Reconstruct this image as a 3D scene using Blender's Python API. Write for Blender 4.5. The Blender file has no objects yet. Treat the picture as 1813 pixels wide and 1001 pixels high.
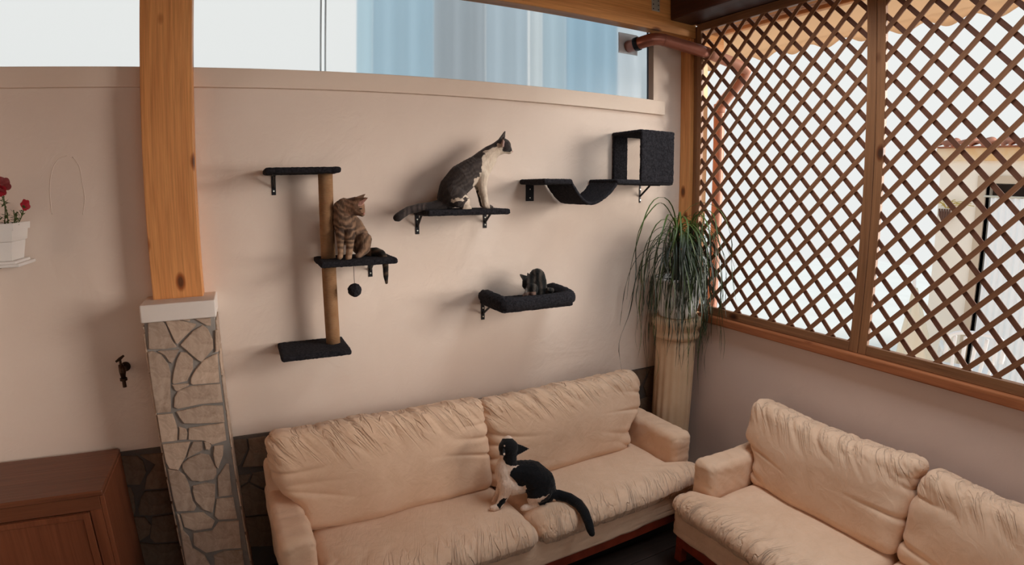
import bpy, bmesh, math, random
import numpy as np
from mathutils import Vector, Matrix, noise, Quaternion
PI = math.pi
random.seed(7)
S = bpy.context.scene
C = S.collection

# ------------------------------------------------------------------ camera (slightly barrel-distorting lens)
YAW, PIT, ROL = 0.46889, -0.16482, -0.00021
LA, LC = 1.00734, -0.11079            # theta = LA*r + LC*r^3, r in 1000 px of the 1813x1001 frame
CAM = np.array([-2.90154, -3.0, 2.1])
cyw, syw, cp, sp = math.cos(YAW), math.sin(YAW), math.cos(PIT), math.sin(PIT)
FW = np.array([syw*cp, cyw*cp, sp]); RT = np.array([cyw, -syw, 0.]); UP = np.cross(RT, FW)
_c, _s = math.cos(ROL), math.sin(ROL)
RT, UP = _c*RT+_s*UP, -_s*RT+_c*UP
camd = bpy.data.cameras.new('camera'); cam = bpy.data.objects.new('camera', camd); C.objects.link(cam)
M = Matrix(((RT[0], UP[0], -FW[0]), (RT[1], UP[1], -FW[1]), (RT[2], UP[2], -FW[2])))
cam.matrix_world = Matrix.Translation(Vector(CAM)) @ M.to_4x4()
camd.sensor_width = 36.0; camd.sensor_fit = 'HORIZONTAL'
camd.clip_start = 0.05; camd.clip_end = 200
camd.type = 'PANO'
KM = 1.813/36.0
for holder in (camd, getattr(camd, 'cycles', None)):
    if holder is None: continue
    try:
        holder.panorama_type = 'FISHEYE_LENS_POLYNOMIAL'
        holder.fisheye_fov = PI
        holder.fisheye_polynomial_k0 = 0.0
        holder.fisheye_polynomial_k1 = -LA*KM
        holder.fisheye_polynomial_k2 = 0.0
        holder.fisheye_polynomial_k3 = -LC*KM**3
        holder.fisheye_polynomial_k4 = 0.0
    except Exception:
        pass
S.camera = cam

def hit(px, py, axis, val):
    """world point on the plane (axis = val) seen at photo pixel px, py"""
    dx, dy = (px-906.5)/1000, -(py-500.5)/1000
    r = math.hypot(dx, dy)+1e-12; th = LA*r+LC*r**3
    v = math.sin(th)*dx/r*RT+math.sin(th)*dy/r*UP+math.cos(th)*FW
    t = (val-CAM[axis])/v[axis]
    return Vector(CAM+v*t)
def project(co):
    v = (co-CAM); x = v@RT; y = v@UP; z = v@FW
    n = np.sqrt(x*x+y*y+z*z); th = np.arccos(np.clip(z/n, -1, 1)); r = th/LA
    for _ in range(8): r = r-(LA*r+LC*r**3-th)/(LA+3*LC*r*r)
    k = r/np.sqrt(x*x+y*y+1e-18)*1000
    return 906.5+x*k, 500.5-y*k

# ------------------------------------------------------------------ world, sun, exposure
w = bpy.data.worlds.new('sky'); S.world = w; w.use_nodes = True
nt = w.node_tree; bg = nt.nodes['Background']
tc = nt.nodes.new('ShaderNodeTexCoord'); sx = nt.nodes.new('ShaderNodeSeparateXYZ'); rp = nt.nodes.new('ShaderNodeValToRGB')
nt.links.new(tc.outputs['Generated'], sx.inputs[0]); nt.links.new(sx.outputs['Z'], rp.inputs[0]); nt.links.new(rp.outputs[0], bg.inputs[0])
rp.color_ramp.elements[0].position = 0.0; rp.color_ramp.elements[0].color = (0.84, 0.86, 0.85, 1)
rp.color_ramp.elements[1].position = 0.8; rp.color_ramp.elements[1].color = (0.55, 0.74, 0.90, 1)
e = rp.color_ramp.elements.new(0.35); e.color = (0.87, 0.89, 0.87, 1)
bg.inputs['Strength'].default_value = 1.0
sl = bpy.data.lights.new('hazy_sun', 'SUN'); so = bpy.data.objects.new('hazy_sun', sl); C.objects.link(so)
sl.energy = 7.3; sl.angle = math.radians(30); sl.color = (1.0, 0.93, 0.85)
SUNDIR = Vector((1.0, -0.80, 0.16))       # towards the light
so.rotation_euler = SUNDIR.to_track_quat('Z', 'Y').to_euler()
al = bpy.data.lights.new('added_seat_fill', 'AREA'); ao = bpy.data.objects.new('added_seat_fill', al); C.objects.link(ao)  # added overhead fill to brighten the seats
al.shape = 'RECTANGLE'; al.size = 0.7; al.size_y = 2.2; al.spread = math.radians(125); al.energy = 24; al.color = (0.86, 0.95, 1.0)
ao.location = (-0.62, -1.75, 3.44)
S.view_settings.view_transform = 'Standard'; S.view_settings.look = 'None'
S.view_settings.exposure = 0.0; S.view_settings.gamma = 1.0; S.view_settings.use_curve_mapping = False
cy = S.cycles
cy.use_denoising = True; cy.max_bounces = 8; cy.diffuse_bounces = 5; cy.transmission_bounces = 8; cy.transparent_max_bounces = 8
cy.sample_clamp_indirect = 6.0; cy.caustics_reflective = False; cy.caustics_refractive = False

# ------------------------------------------------------------------ materials
def newmat(name):
    m = bpy.data.materials.new(name); m.use_nodes = True
    return m, m.node_tree, m.node_tree.nodes['Principled BSDF']
def coords(nt, scale=(1, 1, 1), space='Object'):
    t = nt.nodes.new('ShaderNodeTexCoord'); mp = nt.nodes.new('ShaderNodeMapping')
    mp.inputs['Scale'].default_value = scale; nt.links.new(t.outputs[space], mp.inputs[0]); return mp.outputs[0]
def nz(nt, vec, scale, detail=4, rough=0.5, dist=0.0):
    n = nt.nodes.new('ShaderNodeTexNoise'); n.inputs['Scale'].default_value = scale; n.inputs['Detail'].default_value = detail
    n.inputs['Roughness'].default_value = rough; n.inputs['Distortion'].default_value = dist; nt.links.new(vec, n.inputs['Vector']); return n.outputs[0]
def ramp(nt, f, stops):
    r = nt.nodes.new('ShaderNodeValToRGB'); nt.links.new(f, r.inputs[0]); el = r.color_ramp.elements
    while len(el) > 1: el.remove(el[-1])
    el[0].position = stops[0][0]; el[0].color = (*stops[0][1], 1)
    for p, c in stops[1:]:
        e = el.new(p); e.color = (*c, 1)
    return r.outputs[0]
def mixc(nt, f, a, b, mode='MIX'):
    m = nt.nodes.new('ShaderNodeMix'); m.data_type = 'RGBA'; m.blend_type = mode
    if isinstance(f, (int, float)): m.inputs[0].default_value = f
    else: nt.links.new(f, m.inputs[0])
    for k, v in ((6, a), (7, b)):
        if isinstance(v, tuple): m.inputs[k].default_value = (*v, 1)
        else: nt.links.new(v, m.inputs[k])
    return m.outputs[2]
def bump(nt, bs, h, strength, dist=0.01):
    b = nt.nodes.new('ShaderNodeBump'); b.inputs['Strength'].default_value = strength; b.inputs['Distance'].default_value = dist
    nt.links.new(h, b.inputs['Height']); nt.links.new(b.outputs[0], bs.inputs['Normal'])
def simple(name, col, rough=0.6, metal=0.0, nscale=0, namt=0.0, bscale=0, bamt=0.0, spec=0.3, var=None):
    m, nt, b = newmat(name); b.inputs['Roughness'].default_value = rough; b.inputs['Metallic'].default_value = metal
    b.inputs['Specular IOR Level'].default_value = spec
    if nscale:
        f = nz(nt, coords(nt), nscale); c2 = var or tuple(x*(1-namt) for x in col)
        nt.links.new(mixc(nt, ramp(nt, f, [(0.35, (0, 0, 0)), (0.65, (1, 1, 1))]), c2, col), b.inputs['Base Color'])
    else: b.inputs['Base Color'].default_value = (*col, 1)
    if bscale: bump(nt, b, nz(nt, coords(nt), bscale, 6), bamt)
    return m
def wood(name, light, dark, axis=2, scale=1.0, rough=0.45, knots=True, bands=1.0):
    m, nt, b = newmat(name); b.inputs['Roughness'].default_value = rough; b.inputs['Specular IOR Level'].default_value = 0.35
    s = [9*scale]*3; s[axis] = 0.55*scale
    v = coords(nt, tuple(s))
    n1 = nz(nt, v, 2.2, 5, 0.55, 0.6)
    s2 = [60*scale]*3; s2[axis] = 1.6*scale
    n2 = nz(nt, coords(nt, tuple(s2)), 2.0, 3, 0.6)
    c = ramp(nt, n1, [(0.3, dark), (0.5, tuple((a+b_)/2 for a, b_ in zip(light, dark))), (0.7, light)])
    c = mixc(nt, ramp(nt, n2, [(0.35, (0.72, 0.66, 0.6)), (0.6, (1, 1, 1))]), (0, 0, 0), c) if False else mixc(nt, 0.55*bands, c, ramp(nt, n2, [(0.3, (0.55, 0.5, 0.45)), (0.62, (1, 1, 1))]), 'MULTIPLY')
    if knots:
        s3 = [7.0*scale]*3; s3[axis] = 3.6*scale
        vo = nt.nodes.new('ShaderNodeTexVoronoi'); vo.inputs['Scale'].default_value = 1.0; vo.inputs['Randomness'].default_value = 1.0
        nt.links.new(coords(nt, tuple(s3)), vo.inputs['Vector'])
        k = ramp(nt, vo.outputs['Distance'], [(0.07, (0.10, 0.05, 0.03)), (0.125, (0.45, 0.26, 0.13)), (0.19, (1, 1, 1))])
        c = mixc(nt, 0.9, c, k, 'MULTIPLY')
    nt.links.new(c, b.inputs['Base Color']); bump(nt, b, n2, 0.25, 0.003)
    return m

def plaster(name, c1, c2, bs=0.35):
    m, nt, b = newmat(name); b.inputs['Roughness'].default_value = 0.9; b.inputs['Specular IOR Level'].default_value = 0.15
    v = coords(nt)
    c = ramp(nt, nz(nt, v, 1.3, 5, 0.6, 0.4), [(0.3, c2), (0.65, c1)])
    nt.links.new(c, b.inputs['Base Color'])
    h = nz(nt, v, 9, 8, 0.55, 0.8); h2 = nz(nt, v, 2.2, 4, 0.5, 1.0)
    mx = nt.nodes.new('ShaderNodeMath'); mx.operation = 'ADD'; nt.links.new(h, mx.inputs[0])
    m2 = nt.nodes.new('ShaderNodeMath'); m2.operation = 'MULTIPLY'; m2.inputs[1].default_value = 2.5; nt.links.new(h2, m2.inputs[0]); nt.links.new(m2.outputs[0], mx.inputs[1])
    bump(nt, b, mx.outputs[0], bs, 0.012)
    return m
MAT = {}
MAT['plaster'] = plaster('wall_plaster', (0.80, 0.665, 0.57), (0.755, 0.615, 0.52))
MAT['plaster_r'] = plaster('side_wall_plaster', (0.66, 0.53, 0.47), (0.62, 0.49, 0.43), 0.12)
MAT['ledge'] = plaster('ledge_paint', (0.82, 0.68, 0.57), (0.76, 0.61, 0.50), 0.2)
MAT['cap'] = plaster('pillar_cap_paint', (0.80, 0.72, 0.66), (0.74, 0.65, 0.58), 0.2)
MAT['mortar'] = plaster('grey_mortar', (0.32, 0.29, 0.262), (0.25, 0.225, 0.205), 0.8)
MAT['pine_v'] = wood('pine_upright', (0.86, 0.41, 0.15), (0.62, 0.25, 0.08), 2)
MAT['pine_x'] = wood('pine_beam', (0.84, 0.40, 0.13), (0.62, 0.25, 0.07), 0)
MAT['pine_y'] = wood('pine_board', (0.56, 0.26, 0.09), (0.38, 0.15, 0.045), 1)
MAT['dark_y'] = wood('dark_stained_beam', (0.075, 0.024, 0.014), (0.035, 0.012, 0.008), 1, knots=False)
MAT['frame_v'] = wood('stained_frame_upright', (0.34, 0.155, 0.068), (0.20, 0.085, 0.036), 2)
MAT['frame_y'] = wood('stained_frame_rail', (0.32, 0.15, 0.066), (0.19, 0.082, 0.036), 1)
MAT['sill'] = wood('sill_wood', (0.44, 0.16, 0.065), (0.28, 0.085, 0.032), 1)
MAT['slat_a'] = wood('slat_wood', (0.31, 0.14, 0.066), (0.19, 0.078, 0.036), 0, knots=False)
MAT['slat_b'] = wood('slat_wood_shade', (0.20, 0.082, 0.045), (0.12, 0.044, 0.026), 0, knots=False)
MAT['cabinet'] = wood('cherry_cabinet', (0.20, 0.072, 0.035), (0.15, 0.05, 0.024), 0, knots=False, rough=0.35)
MAT['cabinet_v'] = wood('cherry_cabinet_upright', (0.25, 0.085, 0.040), (0.19, 0.060, 0.028), 2, scale=0.6, knots=False, rough=0.35)
MAT['rail'] = simple('red_brown_wood', (0.22, 0.035, 0.016), 0.35, nscale=12, namt=0.35)
MAT['plush'] = None
MAT['black_metal'] = simple('black_bracket_metal', (0.018, 0.017, 0.019), 0.4, 0.6)
MAT['screw'] = simple('zinc_screw', (0.75, 0.72, 0.62), 0.3, 0.9)
MAT['copper'] = simple('copper_brown_pipe', (0.40, 0.145, 0.095), 0.28, 0.5, nscale=6, namt=0.2, spec=0.6)
MAT['copper_out'] = simple('salmon_downpipe', (0.46, 0.22, 0.15), 0.4, 0.1)
MAT['white_plastic'] = simple('white_plastic', (0.82, 0.79, 0.76), 0.4, spec=0.5)
MAT['pot'] = simple('white_glazed_pot', (0.88, 0.88, 0.88), 0.25, spec=0.6)
MAT['soil'] = simple('potting_soil', (0.045, 0.03, 0.02), 0.95, bscale=60, bamt=1.0)
MAT['plinth'] = simple('cream_stone_column', (0.70, 0.50, 0.33), 0.6, nscale=5, var=(0.62, 0.42, 0.26), bscale=30, bamt=0.15)
MAT['brass'] = simple('tarnished_brass', (0.055, 0.030, 0.018), 0.4, 0.7)
MAT['petal'] = simple('crimson_petal', (0.33, 0.012, 0.022), 0.6)
MAT['petal2'] = simple('dark_red_petal', (0.20, 0.03, 0.03), 0.6)
MAT['leafsmall'] = simple('petunia_green', (0.075, 0.10, 0.030), 0.6)
MAT['grass_leaf'] = None
MAT['string'] = simple('grey_string', (0.10, 0.08, 0.06), 0.9)
MAT['galv'] = simple('galvanised_plate', (0.62, 0.58, 0.48), 0.4, 0.6)
MAT['hole'] = simple('dark_hole', (0.03, 0.02, 0.015), 0.8)

def fabric_mat():
    m, nt, b = newmat('cream_cotton_cover'); b.inputs['Roughness'].default_value = 0.85; b.inputs['Specular IOR Level'].default_value = 0.2
    b.inputs['Sheen Weight'].default_value = 0.15; b.inputs['Sheen Roughness'].default_value = 0.5
    v = coords(nt)
    c = ramp(nt, nz(nt, v, 3.0, 4, 0.6, 0.5), [(0.3, (0.70, 0.465, 0.315)), (0.7, (0.78, 0.54, 0.38))])
    c = mixc(nt, 0.25, c, ramp(nt, nz(nt, v, 8, 5, 0.7, 1.5), [(0.35, (0.80, 0.72, 0.62)), (0.6, (1, 1, 1))]), 'MULTIPLY')
    nt.links.new(c, b.inputs['Base Color'])
    h = nz(nt, v, 14, 4, 0.5, 1.2); bump(nt, b, h, 0.35, 0.01)
    return m
MAT['fabric'] = fabric_mat()
def crease_fabric(name, ang, scl, axis, lo, hi, base=0.10, dist=0.016):
    m = MAT['fabric'].copy(); m.name = name; nt = m.node_tree; b = nt.nodes['Principled BSDF']
    t = nt.nodes.new('ShaderNodeTexCoord'); mp = nt.nodes.new('ShaderNodeMapping'); mp.inputs['Rotation'].default_value = ang; nt.links.new(t.outputs['Object'], mp.inputs[0])
    mp2 = nt.nodes.new('ShaderNodeMapping'); mp2.inputs['Scale'].default_value = scl; nt.links.new(mp.outputs[0], mp2.inputs[0])
    n = nz(nt, mp2.outputs[0], 1.0, 3, 0.55, 0.7)
    r = ramp(nt, n, [(0.30, (0.6, 0.6, 0.6)), (0.44, (0.9, 0.9, 0.9)), (0.50, (0, 0, 0)), (0.56, (0.85, 0.85, 0.85)), (0.72, (0.5, 0.5, 0.5))])
    sx_ = nt.nodes.new('ShaderNodeSeparateXYZ'); nt.links.new(t.outputs['Object'], sx_.inputs[0])
    mr = nt.nodes.new('ShaderNodeMapRange'); mr.interpolation_type = 'SMOOTHSTEP'; mr.inputs['From Min'].default_value = lo; mr.inputs['From Max'].default_value = hi; mr.inputs['To Min'].default_value = base; mr.inputs['To Max'].default_value = 1.0
    nt.links.new(sx_.outputs[axis], mr.inputs['Value'])
    mu = nt.nodes.new('ShaderNodeMath'); mu.operation = 'MULTIPLY'; nt.links.new(r, mu.inputs[0]); nt.links.new(mr.outputs[0], mu.inputs[1])
    bp_ = nt.nodes.new('ShaderNodeBump'); bp_.inputs['Strength'].default_value = 1.0; bp_.inputs['Distance'].default_value = dist; nt.links.new(mu.outputs[0], bp_.inputs['Height'])
    old = b.inputs['Normal'].links[0].from_node; nt.links.new(old.outputs[0], bp_.inputs['Normal']); nt.links.new(bp_.outputs[0], b.inputs['Normal'])
    return m
MAT['fabric_back'] = crease_fabric('cream_cover_gathered_top', (0, 0.6, 0), (20, 6, 3.2), 2, 0.05, 0.24, 0.05, 0.0055)
MAT['fabric_seat'] = crease_fabric('cream_cover_gathered_front', (0, 0, 0.35), (24, 4.5, 5), 1, -0.14, -0.31, 0.10, 0.0055)
def plush_mat():
    m, nt, b = newmat('charcoal_plush'); b.inputs['Roughness'].default_value = 1.0; b.inputs['Specular IOR Level'].default_value = 0.05
    v = coords(nt)
    c = ramp(nt, nz(nt, v, 90, 3, 0.7), [(0.35, (0.011, 0.010, 0.012)), (0.7, (0.036, 0.034, 0.039))])
    nt.links.new(c, b.inputs['Base Color']); b.inputs['Sheen Weight'].default_value = 0.05; b.inputs['Sheen Roughness'].default_value = 0.6
    b.inputs['Sheen Tint'].default_value = (0.5, 0.5, 0.55, 1)
    bump(nt, b, nz(nt, v, 160, 4, 0.7), 0.9, 0.006)
    return m
MAT['plush'] = plush_mat()
def sisal_mat():
    m, nt, b = newmat('sisal_rope_wrap'); b.inputs['Roughness'].default_value = 0.95
    v = coords(nt)
    wv = nt.nodes.new('ShaderNodeTexWave'); wv.bands_direction = 'Z'; wv.inputs['Scale'].default_value = 60; wv.inputs['Distortion'].default_value = 0.6
    nt.links.new(v, wv.inputs['Vector'])
    c = ramp(nt, nz(nt, v, 20, 4), [(0.3, (0.34, 0.17, 0.075)), (0.7, (0.43, 0.235, 0.115))])
    c = mixc(nt, 0.35, c, wv.outputs['Color'], 'MULTIPLY')
    nt.links.new(c, b.inputs['Base Color']); bump(nt, b, wv.outputs[1], 0.5, 0.003)
    return m
MAT['sisal'] = sisal_mat()
def leaf_mat():
    m, nt, b = newmat('ponytail_leaf'); b.inputs['Roughness'].default_value = 0.45
    oi = nt.nodes.new('ShaderNodeObjectInfo')
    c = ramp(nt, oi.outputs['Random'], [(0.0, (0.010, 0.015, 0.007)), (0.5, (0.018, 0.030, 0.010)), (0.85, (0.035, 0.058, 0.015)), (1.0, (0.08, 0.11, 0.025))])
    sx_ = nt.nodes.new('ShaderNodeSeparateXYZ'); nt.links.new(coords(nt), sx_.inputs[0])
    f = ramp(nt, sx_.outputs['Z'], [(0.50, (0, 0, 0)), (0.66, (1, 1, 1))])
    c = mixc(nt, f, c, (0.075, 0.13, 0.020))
    nt.links.new(c, b.inputs['Base Color']); return m
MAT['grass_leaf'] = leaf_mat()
def stone_mat(name, c1, c2):
    m, nt, b = newmat(name); b.inputs['Roughness'].default_value = 0.75; b.inputs['Specular IOR Level'].default_value = 0.3
    oi = nt.nodes.new('ShaderNodeObjectInfo')
    base = ramp(nt, oi.outputs['Random'], [(0, c2), (0.5, tuple((a+b_)/2 for a, b_ in zip(c1, c2))), (1, c1)])
    v = coords(nt, space='Object')
    c = mixc(nt, 0.6, base, ramp(nt, nz(nt, v, 11, 7, 0.7, 1.2), [(0.34, (0.5, 0.42, 0.36)), (0.5, (0.85, 0.8, 0.76)), (0.62, (1.1, 1.1, 1.1))]), 'MULTIPLY')
    nt.links.new(c, b.inputs['Base Color']); bump(nt, b, nz(nt, v, 18, 7, 0.6, 0.5), 0.6, 0.01)
    return m
MAT['stone'] = stone_mat('beige_flagstone', (0.66, 0.50, 0.385), (0.44, 0.335, 0.265))
MAT['stone_dark'] = stone_mat('brown_flagstone', (0.27, 0.18, 0.12), (0.17, 0.115, 0.08))
def vcol_mat(name, rough=0.8, fur=True):
    m, nt, b = newmat(name); b.inputs['Roughness'].default_value = rough; b.inputs['Specular IOR Level'].default_value = 0.12
    a = nt.nodes.new('ShaderNodeVertexColor'); a.layer_name = 'coat'
    v = coords(nt)
    c = mixc(nt, 0.45, a.outputs[0], ramp(nt, nz(nt, coords(nt, (1, 1, 0.35)), 140, 3, 0.7), [(0.3, (0.55, 0.55, 0.55)), (0.65, (1, 1, 1))]), 'MULTIPLY')
    nt.links.new(c, b.inputs['Base Color'])
    b.inputs['Sheen Weight'].default_value = 0.1
    bump(nt, b, nz(nt, coords(nt, (1, 1, 0.35)), 170, 3, 0.7), 0.7, 0.004)
    return m
MAT['coat'] = vcol_mat('cat_coat')
def emit_free_glass():
    m, nt, b = newmat('fluted_polycarbonate')
    out = nt.nodes['Material Output']; nt.nodes.remove(b)
    rf = nt.nodes.new('ShaderNodeBsdfRefraction'); rf.inputs['IOR'].default_value = 1.12; rf.inputs['Roughness'].default_value = 0.33; rf.inputs['Color'].default_value = (1.0, 1.0, 1.0, 1)
    tr = nt.nodes.new('ShaderNodeBsdfTranslucent'); tr.inputs['Color'].default_value = (0.80, 0.90, 0.97, 1)
    gl = nt.nodes.new('ShaderNodeBsdfGlossy'); gl.inputs['Roughness'].default_value = 0.25
    mx = nt.nodes.new('ShaderNodeMixShader'); mx.inputs[0].default_value = 0.04
    m2 = nt.nodes.new('ShaderNodeMixShader'); m2.inputs[0].default_value = 0.02
    nt.links.new(rf.outputs[0], mx.inputs[1]); nt.links.new(tr.outputs[0], mx.inputs[2])
    nt.links.new(mx.outputs[0], m2.inputs[1]); nt.links.new(gl.outputs[0], m2.inputs[2]); nt.links.new(m2.outputs[0], out.inputs[0])
    return m
MAT['pane'] = emit_free_glass()

# ------------------------------------------------------------------ mesh helpers
def put(name, me, mat, parent=None):
    o = bpy.data.objects.new(name, me); C.objects.link(o)
    if mat is not None and not me.materials: me.materials.append(mat)
    if parent is not None: o.parent = parent
    return o
def obj(name, bm, mat, parent=None, smooth=False, org=None):
    me = bpy.data.meshes.new(name)
    if org is not None: bmesh.ops.translate(bm, verts=bm.verts, vec=-Vector(org))
    bm.to_mesh(me); bm.free()
    if smooth:
        me.polygons.foreach_set('use_smooth', [True]*len(me.polygons))
    o = put(name, me, mat, parent)
    if org is not None: o.location = org
    return o
def tag(o, label=None, cat=None, group=None, kind=None):
    if label: o['label'] = label
    if cat: o['category'] = cat
    if group: o['group'] = group
    if kind: o['kind'] = kind
    return o
def thing(name, label, cat, loc=(0, 0, 0), group=None, rz=0):
    o = bpy.data.objects.new(name, None); C.objects.link(o); o.location = loc; o.rotation_euler = (0, 0, rz); o.empty_display_size = 0.1
    return tag(o, label, cat, group)
def rel(o, parent):
    """keep a part built in world coordinates where it is under a parent that is only translated"""
    o.parent = parent; o.location = Vector(o.location)-parent.location; return o
def box(bm, x0, x1, y0, y1, z0, z1, bev=0.0, seg=2):
    t = bmesh.new(); bmesh.ops.create_cube(t, size=1)
    for v in t.verts: v.co = Vector(((x0+x1)/2+v.co.x*(x1-x0), (y0+y1)/2+v.co.y*(y1-y0), (z0+z1)/2+v.co.z*(z1-z0)))
    if bev: bmesh.ops.bevel(t, geom=t.edges[:], offset=bev, segments=seg, affect='EDGES', profile=0.5)
    merge(bm, t)
def merge(bm, t):
    me = bpy.data.meshes.new('tmp'); t.to_mesh(me); t.free(); bm.from_mesh(me); bpy.data.meshes.remove(me)
def boxo(name, x0, x1, y0, y1, z0, z1, mat, parent=None, bev=0.0, seg=2, org=None):
    bm = bmesh.new(); box(bm, min(x0, x1), max(x0, x1), min(y0, y1), max(y0, y1), min(z0, z1), max(z0, z1), bev, seg)
    return obj(name, bm, mat, parent, org=org)
def frame_at(t):
    t = t.normalized(); a = Vector((0, 0, 1)) if abs(t.z) < 0.9 else Vector((1, 0, 0))
    u = t.cross(a).normalized(); return u, t.cross(u).normalized()
def tube(bm, pts, rad, n=12, cap=True):
    pts = [Vector(p) for p in pts]; rads = rad if isinstance(rad, (list, tuple)) else [rad]*len(pts); rings = []
    pu = None
    for i, p in enumerate(pts):
        t = (pts[min(i+1, len(pts)-1)]-pts[max(i-1, 0)]).normalized()
        if pu is None: u, v = frame_at(t)
        else:
            u = (pu-t*pu.dot(t)).normalized(); v = t.cross(u)
        pu = u
        rings.append([bm.verts.new(p+(u*math.cos(2*PI*k/n)+v*math.sin(2*PI*k/n))*rads[i]) for k in range(n)])
    for a, b in zip(rings, rings[1:]):
        for k in range(n): bm.faces.new((a[k], a[(k+1) % n], b[(k+1) % n], b[k]))
    if cap: bm.faces.new(rings[0][::-1]); bm.faces.new(rings[-1])
def smoothpath(pts, n=8):
    pts = [Vector(p) for p in pts]; out = []
    P_ = [pts[0]*2-pts[1]]+pts+[pts[-1]*2-pts[-2]]
    for i in range(1, len(P_)-2):
        a, b, c, d = P_[i-1:i+3]
        for k in range(n):
            t = k/n
            out.append(0.5*((2*b)+(c-a)*t+(2*a-5*b+4*c-d)*t*t+(3*b-a-3*c+d)*t**3))
    out.append(pts[-1]); return out
def lathe(bm, prof, cx, cy_, n=32, flute=0, fd=0.0, fz=None):
    rings = []
    for r, z in prof:
        ring = []
        for k in range(n):
            a = 2*PI*k/n; rr = r
            if flute and fz and fz[0] < z < fz[1]: rr = r-fd*(0.5-0.5*math.cos(a*flute))
            ring.append(bm.verts.new((cx+rr*math.cos(a), cy_+rr*math.sin(a), z)))
        rings.append(ring)
    for a, b in zip(rings, rings[1:]):
        for k in range(n): bm.faces.new((a[k], a[(k+1) % n], b[(k+1) % n], b[k]))
    bm.faces.new(rings[0][::-1]); bm.faces.new(rings[-1])
def prism(bm, pts, off, bev=0.0):
    """flat polygon (3-D points) extruded by the vector off"""
    off = Vector(off); a = [bm.verts.new(p) for p in pts]; b = [bm.verts.new(Vector(p)+off) for p in pts]
    n = len(pts); f0 = bm.faces.new(a); f1 = bm.faces.new(b[::-1])
    for k in range(n): bm.faces.new((a[k], b[k], b[(k+1) % n], a[(k+1) % n]))
    bmesh.ops.recalc_face_normals(bm, faces=bm.faces)
    if bev:
        es = [e for e in bm.edges if all(v in b for v in e.verts)]
        bmesh.ops.bevel(bm, geom=es, offset=bev, segments=2, affect='EDGES')
def rbox_np(hx, hy, hz, r, cuts):
    """densely subdivided rounded box centred on the origin: (bmesh)"""
    bm = bmesh.new(); bmesh.ops.create_cube(bm, size=2)
    bmesh.ops.subdivide_edges(bm, edges=bm.edges[:], cuts=cuts, use_grid_fill=True)
    H = Vector((hx, hy, hz))
    for v in bm.verts:
        p = Vector([v.co[i]*H[i] for i in range(3)]); q = Vector([max(-(H[i]-r), min(H[i]-r, p[i])) for i in range(3)])
        d = p-q
        if d.length > 1e-9: v.co = q+d.normalized()*r
        else: v.co = p
    return bm

# ------------------------------------------------------------------ the room
def struct(name, bm, mat, **k):
    o = obj(name, bm, mat, **k); o['kind'] = 'structure'; return o
def sbox(name, *a, **k):
    o = boxo(name, *a, **k); o['kind'] = 'structure'; return o
# back wall with the clerestory opening cut in
bm = bmesh.new()
box(bm, -6.0, 0.02, 0.0, 0.16, 0, 2.72)
box(bm, -0.27, 0.02, 0.0, 0.066, 2.72, 3.47); box(bm, -0.08, 0.02, 0.066, 0.16, 2.72, 3.30)
box(bm, -6.0, -0.27, 0.0, 0.16, 3.30, 3.47); box(bm, -0.27, 0.02, 0.066, 0.16, 3.30, 3.47)
struct('wall_back', bm, MAT['plaster'])
bm = bmesh.new(); box(bm, 0.0, 0.14, -5.0, 0.0, 0, 1.207); box(bm, 0.0, 0.14, -5.0, -3.10, 1.2, 3.47)
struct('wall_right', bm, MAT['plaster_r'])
sbox('wall_left', -6.12, -6.0, -5.0, 0.16, 0, 3.47, MAT['plaster'])
bm = bmesh.new(); box(bm, -6.12, 0.14, -5.12, -5.0, 0, 0.95); box(bm, -6.12, -3.3, -5.12, -5.0, 0.9, 3.3); box(bm, -6.12, 0.14, -5.12, -5.0, 3.25, 3.47); struct('wall_front', bm, MAT['plaster'])
fl = sbox('floor', -6.12, 0.14, -5.12, 0.16, -0.1, 0.0, simple('dark_floor_base', (0.02, 0.015, 0.013), 0.7))
flm = wood('dark_floor_boards', (0.036, 0.020, 0.015), (0.017, 0.011, 0.009), 0, knots=False, rough=0.5)
for i in range(14):
    y = -0.75-i*0.15
    o = boxo('plank', -4.2, -0.01, y-0.146, y, 0.0, 0.012, flm, fl, bev=0.003, seg=1)
ce = sbox('ceiling', -6.12, 0.14, -5.12, 0.16, 3.47, 3.53, MAT['pine_y'])
for i in range(12):
    x = -0.02-i*0.125
    boxo('board', x-0.121, x, -2.5, 0.0, 3.452, 3.47, MAT['pine_y'], ce, bev=0.004, seg=1)
wb = bpy.data.objects['wall_back']
for cr_ in ([(92, 380), (88, 335), (93, 300), (104, 282), (118, 276)], [(128, 278), (140, 295), (146, 325), (150, 352), (147, 380)]):
    bm = bmesh.new(); tube(bm, smoothpath([hit(a, b, 1, 0.0005) for a, b in cr_], 6), 0.0022, 8); obj('plaster_crack', bm, MAT['plaster'], wb, smooth=True)
# ledge under the clerestory
bm = bmesh.new(); box(bm, -6.0, -0.207, -0.022, 0.02, 2.628, 2.724, 0.004)
struct('trim_1', bm, MAT['ledge'])
bm = bmesh.new(); box(bm, -0.300, -0.262, -0.006, 0.05, 2.724, 3.20, 0.003)
struct('trim_2', bm, MAT['ledge'])
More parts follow.
